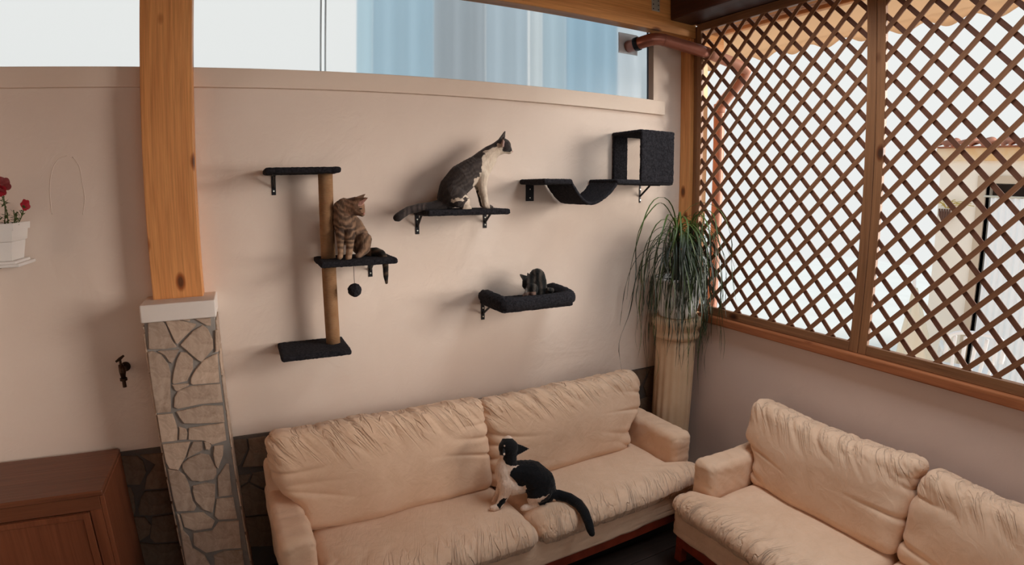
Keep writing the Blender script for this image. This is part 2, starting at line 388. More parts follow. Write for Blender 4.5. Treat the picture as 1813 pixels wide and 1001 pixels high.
# window 1: two polycarbonate panes with an aluminium joint
win = tag(bpy.data.objects.new('window_1', None), kind='structure'); C.objects.link(win)
white_al = simple('pale_blue_aluminium', (0.62, 0.74, 0.80), 0.4, 0.3)
def pane(x0, x1):
    bm = bmesh.new(); box(bm, x0, x1, 0.058, 0.064, 2.725, 3.30); obj('pane', bm, MAT['pane'], win)
pane(-2.452, -0.305); pane(-6.0, -2.480)
boxo('mullion', -2.482, -2.474, 0.046, 0.062, 2.724, 3.30, white_al, win)
boxo('mullion', -2.458, -2.450, 0.046, 0.062, 2.724, 3.30, white_al, win)
boxo('window_track', -6.0, -0.30, 0.046, 0.058, 2.724, 2.732, simple('dark_sealant', (0.16, 0.12, 0.12), 0.7), win)
boxo('window_stile', -0.306, -0.300, 0.046, 0.058, 2.724, 3.30, simple('dark_stile', (0.10, 0.12, 0.16), 0.6), win)
# beams
bm = bmesh.new(); box(bm, -6.0, 0.0, -0.115, -0.02, 3.178, 3.45, 0.006)
tag(obj('roof_beam', bm, MAT['pine_x'], org=(-3, -0.07, 3.3)), 'orange knotty pine beam running along the top of the back wall above the clerestory pane', 'beam')
bm = bmesh.new(); box(bm, -0.245, -0.04, -4.9, -0.118, 3.262, 3.45, 0.006)
tag(obj('header_beam', bm, MAT['dark_y'], org=(-0.14, -2.5, 3.36)), 'dark red-brown stained beam above the lattice, its end butting the pine beam', 'beam')
t = thing('joist_bracket', 'small pale metal plate with holes fixed on the pine beam by the dark beam', 'bracket', (-0.375, -0.117, 3.36))
bm = bmesh.new(); box(bm, -0.035, 0.035, -0.002, 0.002, -0.058, 0.085, 0.001, 1); obj('plate', bm, MAT['galv'], t)
for i in range(4):
    for j in (-1, 1):
        bm = bmesh.new(); tube(bm, [(j*0.022, -0.003, -0.045+i*0.03), (j*0.022, 0, -0.045+i*0.03)], 0.005, 8); obj('hole', bm, MAT['hole'], t)
bm = bmesh.new(); box(bm, -0.038, 0.05, -4.9, -0.10, 3.273, 3.468, 0.003)
tag(obj('added_leak_board', bm, MAT['dark_y'], org=(0, -2.5, 3.37)), 'added dark board blocking the light leak above the lattice top rail', 'board')  # added filler, keeps daylight from leaking in over the lattice
# wooden post on the stone pillar
bm = bmesh.new(); box(bm, -3.343, -3.108, -0.117, -0.005, 1.62, 3.45, 0.005)
tag(obj('wooden_post', bm, MAT['pine_v'], org=(-3.2, -0.06, 2.5)), 'thick knotty pine post standing on the white cap of the stone pillar', 'post')
# corner post in two laminations
bm = bmesh.new(); box(bm, -0.040, 0.05, -0.098, -0.001, 1.21, 3.26, 0.003)
t = tag(obj('corner_post', bm, MAT['pine_v'], org=(0, -0.05, 2.2)), 'orange pine post in the wall corner beside the left edge of the lattice', 'post')

# ------------------------------------------------------------------ stone pillar
pil = thing('stone_pillar', 'flagstone-clad pillar with a thick white painted cap under the pine post', 'pillar', (-3.22, -0.12, 0))
PY = -0.222
def padd(o): return rel(o, pil)
PX0 = hit(251.5, 567, 1, -0.235).x; PX1 = hit(381, 557, 1, -0.235).x
bm = bmesh.new(); box(bm, PX0+0.004, PX1-0.004, PY, -0.001, 0.0, 1.545, 0.004); padd(obj('core', bm, MAT['mortar']))
bm = bmesh.new(); box(bm, -3.388, -3.048, -0.250, -0.001, 1.540, 1.622, 0.006); padd(obj('cap', bm, MAT['cap']))
z6 = lambda u, v: (230+u/3.8476, 500+v/3.8476)
z7 = lambda u, v: (230+u/3.8368, 740+v/3.8368)
st6 = [[(122,255),(215,250),(245,290),(285,390),(320,440),(240,452),(130,455)], [(238,253),(330,255),(452,285),(445,300),(325,418),(310,410)],
 [(330,240),(412,237),(410,262),(370,258)], [(430,242),(550,242),(552,295),(520,292),(480,270)],
 [(345,425),(430,330),(495,292),(530,315),(565,390),(568,450),(490,540),(465,530)], [(580,325),(600,320),(604,470),(583,475)],
 [(190,468),(335,458),(290,550),(268,540),(240,500)], [(122,475),(150,468),(210,490),(260,555),(278,620),(275,700),(280,880),(180,888),(143,650)],
 [(345,475),(385,478),(430,520),(430,590),(390,670),(300,690),(288,680),(300,600),(320,520)],
 [(597,485),(610,680),(430,695),(415,685),(415,650),(450,590),(500,530),(570,492)], [(290,697),(405,688),(400,702),(320,740),(305,730)],
 [(330,735),(420,705),(615,690),(632,815),(480,828),(330,860),(300,850),(305,780)],
 [(318,880),(500,838),(632,840),(645,950),(460,960),(370,958),(340,920)]]
st7 = [[(187,-22),(290,-30),(313,35),(325,80),(322,150),(216,162)],
 [(335,60),(382,75),(392,100),(385,145),(332,147)], [(400,68),(640,32),(655,150),(560,178),(500,152),(398,146)],
 [(222,178),(410,160),(380,260),(345,320),(330,350),(270,340),(245,295)], [(430,162),(492,157),(495,213),(400,262),(388,268),(402,215)],
 [(505,160),(540,162),(552,190),(540,213),(515,210)],
 [(355,310),(400,272),(480,240),(540,252),(560,290),(588,340),(588,380),(570,412),(480,428),(420,423),(370,360),(357,340)],
 [(572,190),(636,182),(632,250),(600,338),(582,320),(567,250)], [(595,400),(655,312),(672,312),(695,523),(603,533)],
 [(258,345),(330,356),(372,387),(402,452),(427,562),(450,600),(437,625),(318,630),(290,520)],
 [(430,460),(520,440),(580,450),(577,560),(562,640),(500,620),(444,560),(427,500)],
 [(588,550),(702,538),(728,680),(604,690),(575,660)], [(345,650),(498,640),(576,700),(556,745),(440,763),(372,740)],
 [(432,783),(560,765),(604,705),(738,698),(756,880),(640,888),(520,913),(434,860)],
 [(322,650),(338,660),(365,765),(402,805),(428,883),(508,930),(552,1010),(565,1080),(395,1080),(345,760)], [(570,935),(640,902),(765,895),(785,1080),(590,1080)]]
for zf, lst in ((z6, st6), (z7, st7)):
    for poly in lst:
        pts = [hit(*zf(u, v), 1, PY) for u, v in poly]
        d = 0.009+0.006*random.random()
        bm = bmesh.new(); prism(bm, pts, (0, -d, 0), 0.003)
        c = sum(pts, Vector())/len(pts); padd(obj('stone', bm, MAT['stone'], org=c))
# side faces: thin edge stones
for sx_, x in ((-1, PX0+0.004), (1, PX1-0.004)):
    z = 0.02
    while z < 1.5:
        h = random.uniform(0.10, 0.22); h = min(h, 1.53-z)
        for y0, y1 in ((-0.222, -0.125), (-0.118, -0.012)):
            bm = bmesh.new(); box(bm, min(x, x+sx_*0.008), max(x, x+sx_*0.008), y0, y1, z+random.uniform(0, 0.01), z+h-0.01, 0.002, 1)
            padd(obj('edge_stone', bm, MAT['stone']))
        z += h

# wainscot of dark flagstones along the back wall
wn = boxo('trim_3', -6.0, 0.0, -0.010, 0.002, 0.0, 0.832, simple('dark_mortar', (0.12, 0.095, 0.08), 0.9, bscale=40, bamt=0.6)); wn['kind'] = 'structure'
zc = lambda u, v: (u/3.626, 780+v/3.626)
zr = lambda u, v: (900+u/2.0024, 200+v/2.0024)
zs = lambda u, v: (u, v)
ws = [(zc, [(770,102),(880,98),(920,130),(940,200),(900,280),(800,280)]), (zc, [(902,92),(1060,78),(1070,140),(1075,300),(930,310),(945,230),(1000,150)]),
 (zc, [(800,300),(840,300),(860,350),(870,440),(860,480),(815,480)]), (zc, [(930,325),(1080,315),(1120,455),(960,478),(900,475),(890,440),(905,370)]),
 (zc, [(830,490),(930,490),(970,540),(960,600),(900,640),(860,640)]), (zc, [(980,490),(1120,470),(1150,640),(1000,650),(965,620)]),
 (zc, [(880,650),(1000,665),(1150,655),(1200,790),(900,790)]),
 (z7, [(690,152),(788,142),(800,200),(750,310),(700,350)]), (z7, [(803,142),(925,122),(950,320),(762,332),(812,210)]), (z7, [(720,395),(820,380),(800,430),(730,470)]),
 (z7, [(835,375),(960,350),(980,500),(900,470),(815,430)]), (z7, [(740,480),(800,440),(980,520),(980,640),(790,660),(740,600)]), (z7, [(760,675),(980,655),(990,860),(800,870)]),
 (zr, [(432,915),(500,905),(470,960),(450,1010),(436,990)]), (zr, [(505,903),(560,895),(560,960),(490,1010),(478,970)]), (zr, [(460,1020),(560,975),(560,1060),(470,1090)])]
for zf, poly in ws:
    pts = [hit(*zf(u, v), 1, -0.010) for u, v in poly]
    for p in pts: p.z = min(p.z, 0.828)
    bm = bmesh.new(); prism(bm, pts, (0, -0.010-0.006*random.random(), 0), 0.003)
    obj('stone', bm, MAT['stone_dark'], wn, org=sum(pts, Vector())/len(pts))

# ------------------------------------------------------------------ lattice screens
SILL = boxo('trim_4', -0.045, 0.15, -5.0, -0.235, 1.207, 1.262, MAT['sill'], bev=0.008); SILL['kind'] = 'structure'
NY, NZ = 0.0700, 0.07275
def lattice(y0, y1, z0, z1, node, label, sl_=0.04, sr=0.052, rt=0.055, rb=0.055):
    t = thing('lattice_panel', label, 'lattice', (0.0, (y0+y1)/2, z0))
    def part(name, *a, mat=None, **k): return rel(boxo(name, *a, mat, **k), t)
    part('stile', -0.014, 0.014, y0-sl_, y0, z0, z1, mat=MAT['frame_v'], bev=0.003, seg=1)
    part('stile', -0.014, 0.014, y1, y1+sr, z0, z1, mat=MAT['frame_v'], bev=0.003, seg=1)
    part('rail', -0.014, 0.014, y1+sr, y0-sl_, z0, z0+rb, mat=MAT['frame_y'], bev=0.003, seg=1)
    part('rail', -0.014, 0.014, y1+sr, y0-sl_, z1-rt, z1, mat=MAT['frame_y'], bev=0.003, seg=1)
    Y0, Y1, Z0, Z1 = y1+sr-0.012, y0-sl_+0.012, z0+rb-0.012, z1-rt+0.012
    m = NZ/NY
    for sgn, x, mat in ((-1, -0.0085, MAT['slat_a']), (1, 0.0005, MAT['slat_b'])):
        # z = zc + sgn*m*(y-node_y) + k*2*NZ
        for k in range(-60, 60):
            c = node[1]+k*2*NZ
            f = lambda y: c+sgn*m*(y-node[0])
            ys = [Y0, Y1]; ya = node[0]+(Z0-c)/(sgn*m); yb = node[0]+(Z1-c)/(sgn*m)
            lo = max(Y0, min(ya, yb)); hi = min(Y1, max(ya, yb))
            if hi-lo < 0.012: continue
            a = Vector((x, lo, f(lo))); b = Vector((x, hi, f(hi))); d = b-a; L = d.length
            bm = bmesh.new(); box(bm, -L/2, L/2, -0.0128, 0.0128, 0, 0.007)
            # local x along the slat, local y across it, local z = world x
            ex = d.normalized(); ez = Vector((1, 0, 0)); ey = ez.cross(ex)
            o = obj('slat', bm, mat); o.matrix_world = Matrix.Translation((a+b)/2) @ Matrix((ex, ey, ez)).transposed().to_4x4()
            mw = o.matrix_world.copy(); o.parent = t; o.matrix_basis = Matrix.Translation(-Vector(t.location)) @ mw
    return t
lattice(-0.135, -1.448, 1.262, 3.272, (-0.775, 3.150), 'brown diamond lattice panel between the corner post and the double centre uprights', 0.04, 0.054)
lattice(-1.450, -3.10, 1.262, 3.272, (-1.674, 2.706), 'brown diamond lattice panel cut off by the edge, in front of the neighbouring house', 0.048, 0.05)
bm = bmesh.new(); box(bm, -0.006, 0.03, -0.134, -0.098, 1.262, 3.26, 0.002)
tag(obj('filler_batten', bm, MAT['frame_v'], org=(0, -0.11, 2.2)), 'narrow dark batten filling the gap between corner post and lattice', 'batten')

# ------------------------------------------------------------------ copper downpipe through the lattice
t = thing('downpipe', 'copper-brown drain pipe leaving the clerestory pane and bending through the lattice', 'pipe', (-0.4, -0.05, 3.1))
pts = smoothpath([(-0.475, 0.05, 3.080), (-0.455, -0.04, 3.088), (-0.40, -0.105, 3.108), (-0.34, -0.132, 3.112), (-0.22, -0.162, 3.094), (0.0, -0.222, 3.055), (0.27, -0.295, 2.985), (0.315, -0.28, 2.95), (0.318, -0.2, 2.87), (0.31, -0.09, 2.77), (0.305, -0.055, 2.70), (0.305, -0.05, 2.5), (0.305, -0.05, 0.0)], 6)
bm = bmesh.new(); tube(bm, pts[:31], 0.041, 20); rel(obj('pipe', bm, MAT['copper'], smooth=True), t)
bm = bmesh.new(); tube(bm, pts[30:], 0.040, 16); rel(obj('outer_pipe', bm, MAT['copper_out'], smooth=True), t)
for i in (12, 19):
    bm = bmesh.new(); p, q = pts[i], pts[i+1]; d = (q-p).normalized(); tube(bm, [p-d*0.004, p+d*0.004], 0.0425, 20); rel(obj('coupling', bm, MAT['copper']), t)
bm = bmesh.new()
for k in range(20):
    a = 2*PI*k/20
    pass
p, q = pts[5], pts[6]; d = (q-p).normalized(); tube(bm, [p-d*0.016, p, p+d*0.016], [0.046, 0.047, 0.046], 20)
rel(obj('cable_tie', bm, MAT['black_metal']), t)
bm = bmesh.new(); box(bm, -0.555, -0.395, 0.050, 0.057, 3.03, 3.17, 0.002)
tag(obj('vent_plate', bm, simple('clear_acrylic_plate', (0.70, 0.72, 0.76), 0.3)), 'pale square plate on the clerestory pane around the copper pipe', 'plate')

# ------------------------------------------------------------------ cat furniture
def fuzz(bm, amp=0.0022, sc=85, seed=0):
    bm.normal_update()
    for v in bm.verts:
        n = noise.noise(v.co*sc+Vector((seed, 0, 0)))+0.6*noise.noise(v.co*sc*2.3)
        v.co += v.normal*n*amp
def plushbox(name, x0, x1, y0, y1, z0, z1, parent, r=0.011, cuts=None, step=0.006, amp=0.0022):
    hx, hy, hz = (x1-x0)/2, (y1-y0)/2, (z1-z0)/2
    bm = bmesh.new(); bmesh.ops.create_cube(bm, size=2)
    for ax, h in ((0, hx), (1, hy), (2, hz)):
        es = [e for e in bm.edges if abs((e.verts[0].co-e.verts[1].co)[ax]) > 1e-6 and abs((e.verts[0].co-e.verts[1].co)[(ax+1) % 3]) < 1e-6 and abs((e.verts[0].co-e.verts[1].co)[(ax+2) % 3]) < 1e-6]
        bmesh.ops.subdivide_edges(bm, edges=es, cuts=max(2, min(70, int(2*h/step))), use_grid_fill=True)
    H = Vector((hx, hy, hz)); r = min(r, hx, hy, hz)
    for v in bm.verts:
        p = Vector([v.co[i]*H[i] for i in range(3)]); q = Vector([max(-(H[i]-r), min(H[i]-r, p[i])) for i in range(3)]); d = p-q
        if d.length > 1e-9: v.co = q+d.normalized()*r
        else: v.co = p
    c = Vector(((x0+x1)/2, (y0+y1)/2, (z0+z1)/2))
    bmesh.ops.translate(bm, verts=bm.verts, vec=c)
    fuzz(bm, amp, seed=c.x)
    return rel(obj(name, bm, MAT['plush'], smooth=True), parent)
def bracket(t, x, ztop, drop=0.11, reach=0.16, w=0.022, plate=False):
    bm = bmesh.new(); box(bm, x-w/2, x+w/2, -0.004, 0, ztop-drop, ztop, 0.001, 1); box(bm, x-w/2, x+w/2, -reach, 0, ztop-0.004, ztop, 0.001, 1)
    if not plate: tube(bm, [(x, -0.004, ztop-drop*0.62), (x, -reach*0.5, ztop-0.004)], 0.0065, 8)
    b = rel(obj('bracket', bm, MAT['black_metal']), t)
    for z in (ztop-0.028, ztop-drop+0.02):
        bm = bmesh.new(); tube(bm, [(x, -0.007, z), (x, -0.003, z)], 0.0042, 10); s = obj('screw', bm, MAT['screw'], b)
# tall three-shelf tree
t = thing('cat_climbing_tree', 'wall-mounted cat tree of three charcoal shelves joined by a tan scratching pole', 'cat tree', (-2.6, 0, 1.3))
plushbox('shelf', -2.787, -2.430, -0.27, -0.004, 2.192, 2.220, t)
plushbox('shelf', -2.548, -2.165, -0.29, -0.004, 1.738, 1.768, t)
plushbox('shelf', -2.766, -2.420, -0.285, -0.004, 1.294, 1.325, t)
PC = (-2.487, -0.125)
for a, b, n in ((1.322, 1.738, 'scratching_pole'), (1.768, 2.192, 'scratching_pole')):
    bm = bmesh.new(); tube(bm, [(PC[0], PC[1], a+(b-a)*k/8) for k in range(9)], 0.0365, 24); rel(obj(n, bm, MAT['sisal'], smooth=True, org=(PC[0], PC[1], (a+b)/2)), t)
bracket(t, -2.735, 2.192, 0.10, 0.2); bracket(t, -2.245, 1.738, 0.10, 0.2); bracket(t, -2.735, 1.294, 0.05, 0.2)
# dangling ball
bp = hit(628, 514, 1, -0.20)
t = thing('pompom_toy', 'dark fluffy ball hanging on a string under the middle shelf of the cat tree', 'toy', bp)
bm = bmesh.new(); bmesh.ops.create_icosphere(bm, subdivisions=4, radius=0.034)
for v in bm.verts: v.co *= 1+0.10*noise.noise(v.co*90)+0.06*noise.noise(v.co*210)
obj('ball', bm, MAT['plush'], t)
bm = bmesh.new(); tube(bm, [(0, 0, 0.02), (0, 0, 1.738-bp.z)], 0.0016, 6); obj('string', bm, MAT['string'], t)
# single shelf
t = thing('cat_wall_shelf', 'single charcoal plush wall shelf on two brackets under the grey and white cat', 'cat shelf', (-1.75, 0, 1.98))
plushbox('shelf', -1.998, -1.528, -0.275, -0.004, 1.968, 1.998, t)
bracket(t, -1.972, 1.968, 0.11); bracket(t, -1.560, 1.968, 0.09)
# hammock and box
t = thing('cat_hammock_bridge', 'charcoal cat bridge with sagging hammock and open-ended cube house', 'cat bridge', (-0.9, 0, 2.15))
plushbox('shelf', -1.335, -1.145, -0.30, -0.004, 2.132, 2.162, t)
plushbox('shelf', -0.835, -0.378, -0.30, -0.004, 2.138, 2.168, t)
plushbox('cube_front', -0.650, -0.378, -0.305, -0.283, 2.15, 2.470, t, r=0.008)
plushbox('cube_back', -0.650, -0.535, -0.026, -0.004, 2.15, 2.478, t, r=0.008)
plushbox('cube_top', -0.654, -0.374, -0.305, -0.004, 2.452, 2.478, t, r=0.01)
# hammock strap
prof = []
N = 40
for k in range(N+1):
    s_ = k/N; x = -1.155+s_*(-0.825+1.155)
    z = 2.150-0.125*math.sin(PI*min(1, max(0, s_)))**0.85*(1+0.10*math.sin(2*PI*s_))
    prof.append((x, z))
bm = bmesh.new(); rows = []
NYs = 44
for k, (x, z) in enumerate(prof):
    a = prof[max(0, k-1)]; b = prof[min(N, k+1)]; tx, tz = b[0]-a[0], b[1]-a[1]; l = math.hypot(tx, tz); nx, nz_ = -tz/l, tx/l
    row = []
    for side in (1, -1):
        ys = [(-0.295+0.28*j/NYs) for j in range(NYs+1)]
        if side == -1: ys = ys[::-1]
        for y in ys: row.append(bm.verts.new((x+nx*0.008*side, y, z+nz_*0.008*side)))
    rows.append(row)
n = len(rows[0])
for a, b in zip(rows, rows[1:]):
    for k in range(n): bm.faces.new((a[k], a[(k+1) % n], b[(k+1) % n], b[k]))
bm.faces.new(rows[0]); bm.faces.new(rows[-1][::-1]); bmesh.ops.recalc_face_normals(bm, faces=bm.faces)
fuzz(bm, 0.003)
rel(obj('hammock', bm, MAT['plush'], smooth=True), t)
bracket(t, -1.262, 2.132, 0.10, 0.2, 0.055, plate=True); bracket(t, -0.405, 2.138, 0.12, 0.2, 0.012)
# bolster bed
t = thing('cat_wall_bed', 'charcoal plush wall bed with a padded rim under a sitting dark kitten', 'cat bed', (-1.37, 0, 1.45))
plushbox('bed_base', -1.600, -1.140, -0.315, -0.004, 1.430, 1.462, t)
def bolster(path, r, name='rim'):
    pts = smoothpath(path, 10); bm = bmesh.new(); n = len(pts)
    rr = [r*(0.75+0.25*min(1, min(i, n-1-i)/3)) for i in range(n)]
    tube(bm, pts, rr, 24)
    bmesh.ops.subdivide_edges(bm, edges=[e for e in bm.edges], cuts=1, use_grid_fill=True)
    bm.normal_update()
    fuzz(bm, 0.004, 60)
    rel(obj(name, bm, MAT['plush'], smooth=True), t)
bolster([(-1.592, -0.035, 1.486), (-1.594, -0.16, 1.486), (-1.590, -0.265, 1.483), (-1.555, -0.300, 1.476), (-1.37, -0.305, 1.474), (-1.19, -0.302, 1.478), (-1.150, -0.27, 1.484), (-1.142, -0.16, 1.490), (-1.140, -0.035, 1.492)], 0.040)
bracket(t, -1.578, 1.430, 0.10, 0.2); bracket(t, -1.175, 1.430, 0.03, 0.2)

# ------------------------------------------------------------------ cats
def remeshed(chains, ells, ears, voxel=0.0030, it=4):
    bm = bmesh.new()
    def sph(p, r):
        bmesh.ops.create_icosphere(bm, subdivisions=2, radius=1, matrix=Matrix.Translation(p) @ Matrix.Diagonal((r, r, r, 1)))
    for ch in chains:
        for (p, r), (q, s_) in zip(ch, ch[1:]):
            L = (q-p).length; n = max(1, int(L/(0.28*min(r, s_))))
            for k in range(n+1): f = k/n; sph(p.lerp(q, f), r+(s_-r)*f)
    for p, rx, ry, rz_, rot in ells:
        bmesh.ops.create_icosphere(bm, subdivisions=3, radius=1, matrix=Matrix.Translation(p) @ rot.to_matrix().to_4x4() @ Matrix.Diagonal((rx, ry, rz_, 1)))
    for base, tip, wdt, fdir in ears:
        ax = (tip-base); L = ax.length; ax.normalize(); side = ax.cross(fdir).normalized(); f = side.cross(ax).normalized()
        n = 7
        for k in range(n+1):
            s_ = k/n; wv = wdt*(1-s_)**0.8+0.003
            m = Matrix((side*wv, f*max(0.0055, wv*0.34), ax*0.008)).transposed().to_4x4()
            bmesh.ops.create_icosphere(bm, subdivisions=2, radius=1, matrix=Matrix.Translation(base+ax*L*s_*0.97) @ m)
    me = bpy.data.meshes.new('raw'); bm.to_mesh(me); bm.free()
    o = bpy.data.objects.new('raw', me); C.objects.link(o)
    md = o.modifiers.new('r', 'REMESH'); md.mode = 'VOXEL'; md.voxel_size = voxel; md.use_smooth_shade = True
    m2 = o.modifiers.new('s', 'SMOOTH'); m2.factor = 0.5; m2.iterations = it
    dg = bpy.context.evaluated_depsgraph_get(); ev = o.evaluated_get(dg)
    out = bpy.data.meshes.new_from_object(ev); bpy.data.objects.remove(o); bpy.data.meshes.remove(me)
    return out
def coat(me, fn, fuzzamp=0.0012):
    n = len(me.vertices); co = np.empty(n*3, np.float32); me.vertices.foreach_get('co', co); co = co.reshape(-1, 3)
    no = np.empty(n*3, np.float32); me.vertices.foreach_get('normal', no); no = no.reshape(-1, 3)
    px, py = project(co.astype(float))
    cols = np.empty((n, 4), np.float32)
    for i in range(n):
        r = fn(px[i], py[i], Vector(co[i]), Vector(no[i])); cols[i] = (*r, 1)
        d = noise.noise(Vector((co[i][0]*220, co[i][1]*220, co[i][2]*90)))*fuzzamp
        co[i] += no[i]*d
    me.vertices.foreach_set('co', co.reshape(-1))
    a = me.color_attributes.new('coat', 'FLOAT_COLOR', 'POINT'); a.data.foreach_set('color', cols.reshape(-1))
    me.polygons.foreach_set('use_smooth', [True]*len(me.polygons)); me.update()
def lerp3(a, b, f): f = max(0, min(1, f)); return tuple(x+(y-x)*f for x, y in zip(a, b))
def sst(x, a, b): t_ = max(0, min(1, (x-a)/(b-a))); return t_*t_*(3-2*t_)
class Z:
    """zoom frame -> world nodes"""
    def __init__(s, x0, y0, k): s.x0, s.y0, s.k = x0, y0, k
    def px(s, u, v): return s.x0+u/s.k, s.y0+v/s.k
    def p(s, u, v, y=None, z=None):
        a = s.px(u, v); return hit(*a, 1, y) if z is None else hit(*a, 2, z)
    def n(s, u, v, r, y=None, z=None):
        q = s.p(u, v, y, z); a = s.px(u, v); q2 = hit(a[0]+1, a[1], 1, q.y); return (q, r/s.k*(q2-q).length*0.97)
def inpoly(x, y, poly):
    c = False; j = len(poly)-1
    for i in range(len(poly)):
        if (poly[i][1] > y) != (poly[j][1] > y) and x < (poly[j][0]-poly[i][0])*(y-poly[i][1])/(poly[j][1]-poly[i][1])+poly[i][0]: c = not c
        j = i
    return c
EYEM = simple('cat_eye', (0.20, 0.16, 0.03), 0.1, spec=0.8); PUP = simple('cat_pupil', (0.005, 0.005, 0.005), 0.1, spec=0.8)
NOSEM = simple('pink_nose', (0.55, 0.26, 0.22), 0.5)
def ball(name, p, r, mat, parent, sc=(1, 1, 1)):
    bm = bmesh.new(); bmesh.ops.create_icosphere(bm, subdivisions=3, radius=r)
    for v in bm.verts: v.co = Vector((v.co.x*sc[0], v.co.y*sc[1], v.co.z*sc[2]))
    o = obj(name, bm, mat, smooth=True); o.location = Vector(p)-parent.location; o.parent = parent; return o
def cat(name, label, base, me, extra):
    t = thing(name, label, 'cat', base)
    rel(put('body', me, MAT['coat']), t)
    for nme, p, r, mat, sc in extra: ball(nme, p, r, mat, t, sc)
    return t
WH = (0.72, 0.60, 0.48)
ID = Quaternion()
# --- grey tabby and white cat in profile on the single shelf
z = Z(690, 220, 5.004); Y = -0.15
head = z.n(1002, 192, 66, Y)
chains = [
 [z.n(520, 650, 100, Y), z.n(560, 570, 122, Y), z.n(635, 485, 128, Y), z.n(715, 425, 115, Y), z.n(780, 365, 92, Y), z.n(835, 310, 80, Y), z.n(885, 262, 68, Y), z.n(940, 225, 58, Y), head],
 [z.n(760, 470, 88, Y), z.n(830, 380, 78, Y), z.n(880, 310, 66, Y)],
 [z.n(815, 450, 62, Y-0.03), z.n(815, 545, 42, Y-0.035), z.n(838, 640, 30, Y-0.035), z.n(850, 722, 27, Y-0.035), z.n(885, 738, 24, Y-0.04), z.n(902, 742, 19, Y-0.042)],
 [z.n(800, 450, 58, Y+0.035), z.n(790, 545, 38, Y+0.035), z.n(808, 640, 28, Y+0.035), z.n(822, 712, 26, Y+0.035), z.n(860, 724, 22, Y+0.035)],
 [z.n(560, 620, 100, Y-0.03), z.n(600, 650, 88, Y-0.045), z.n(660, 690, 52, Y-0.05), z.n(650, 738, 26, Y-0.052), z.n(705, 744, 22, Y-0.054)],
 [z.n(560, 620, 100, Y+0.03), z.n(600, 650, 80, Y+0.045), z.n(660, 680, 50, Y+0.05), z.n(690, 725, 22, Y+0.05)],
 [z.n(470, 710, 55, Y), z.n(380, 728, 42, Y-0.01), z.n(260, 742, 38, Y-0.02), z.n(170, 762, 36, Y-0.03), z.n(110, 798, 38, Y-0.05), z.n(75, 825, 40, Y-0.06), z.n(62, 830, 34, Y-0.06)],
 [head, z.n(1035, 215, 42, Y), z.n(1058, 238, 27, Y), z.n(1064, 243, 21, Y)],
]
hp = head[0]; hr = head[1]
ells = [(hp, hr*1.0, hr*1.08, hr*0.95, ID)]
e1b, e1t = z.p(985, 148, Y-0.028), z.p(1018, 70, Y-0.04)
e2b, e2t = z.p(1000, 160, Y+0.028), z.p(1030, 84, Y+0.045)
ears = [(z.p(992, 150, Y+0.022), z.p(1020, 66, Y+0.034), 0.027, Vector((0.5, -1, 0))), (z.p(1000, 185, Y-0.040), z.p(1008, 118, Y-0.068), 0.023, Vector((1, -0.7, 0)))]
me = remeshed(chains, ells, ears)
patch_w = [(815,290),(850,235),(900,225),(935,200),(955,165),(1000,180),(1000,240),(1090,238),(1100,300),(980,330),(900,460),(880,520),(890,760),(830,765),(790,620),(780,560),(750,640),(740,700),(735,765),(600,765),(660,730),(700,650),(640,655),(720,610),(740,560),(745,500),(775,465),(790,468),(815,400)]
patch_f = [(540,690),(560,660),(640,650),(650,670),(560,700)]
def coatA(px, py, co, no):
    u, v = (px-690)*5.004, (py-220)*5.004
    if co.y < -0.186 and inpoly(u, v, [(985,160),(1000,128),(1018,150),(1012,205),(992,200)]): return (0.40, 0.26, 0.22)
    if inpoly(u, v, [(1012,205),(1020,150),(1050,160),(1070,215),(1085,235),(1060,248),(1010,243),(995,225)]): return (0.035, 0.026, 0.025)
    wob = 14*noise.noise(co*60); u2, v2 = u+wob, v+wob
    if inpoly(u2, v2, patch_w) or inpoly(u2, v2, patch_f):
        return lerp3(WH, (0.62, 0.49, 0.38), 0.5+noise.noise(co*30))
    if u < 330:
        s_ = 0.5+0.5*math.sin(u*0.15+2*noise.noise(co*20)); return lerp3((0.028, 0.021, 0.02), (0.085, 0.062, 0.055), s_*0.8 if u > 110 else 0)
    s_ = 0.5+0.5*math.sin((u*0.55+v*0.85)*0.13+5*noise.noise(co*22)); base = lerp3((0.024, 0.019, 0.019), (0.085, 0.066, 0.058), (0.35+0.5*s_)*sst(u+v*0.3, 560, 820))
    return base
coat(me, coatA)
yd = -0.045
cat('sitting_cat', 'grey tabby and white cat sitting in profile on the single shelf, looking right', z.p(650, 745, Y), me,
    [('eye', z.p(1052, 200, Y-0.035), 0.0075, EYEM, (1, 0.6, 1)), ('nose', z.p(1084, 243, Y-0.002), 0.0055, NOSEM, (1, 1, 0.8))])
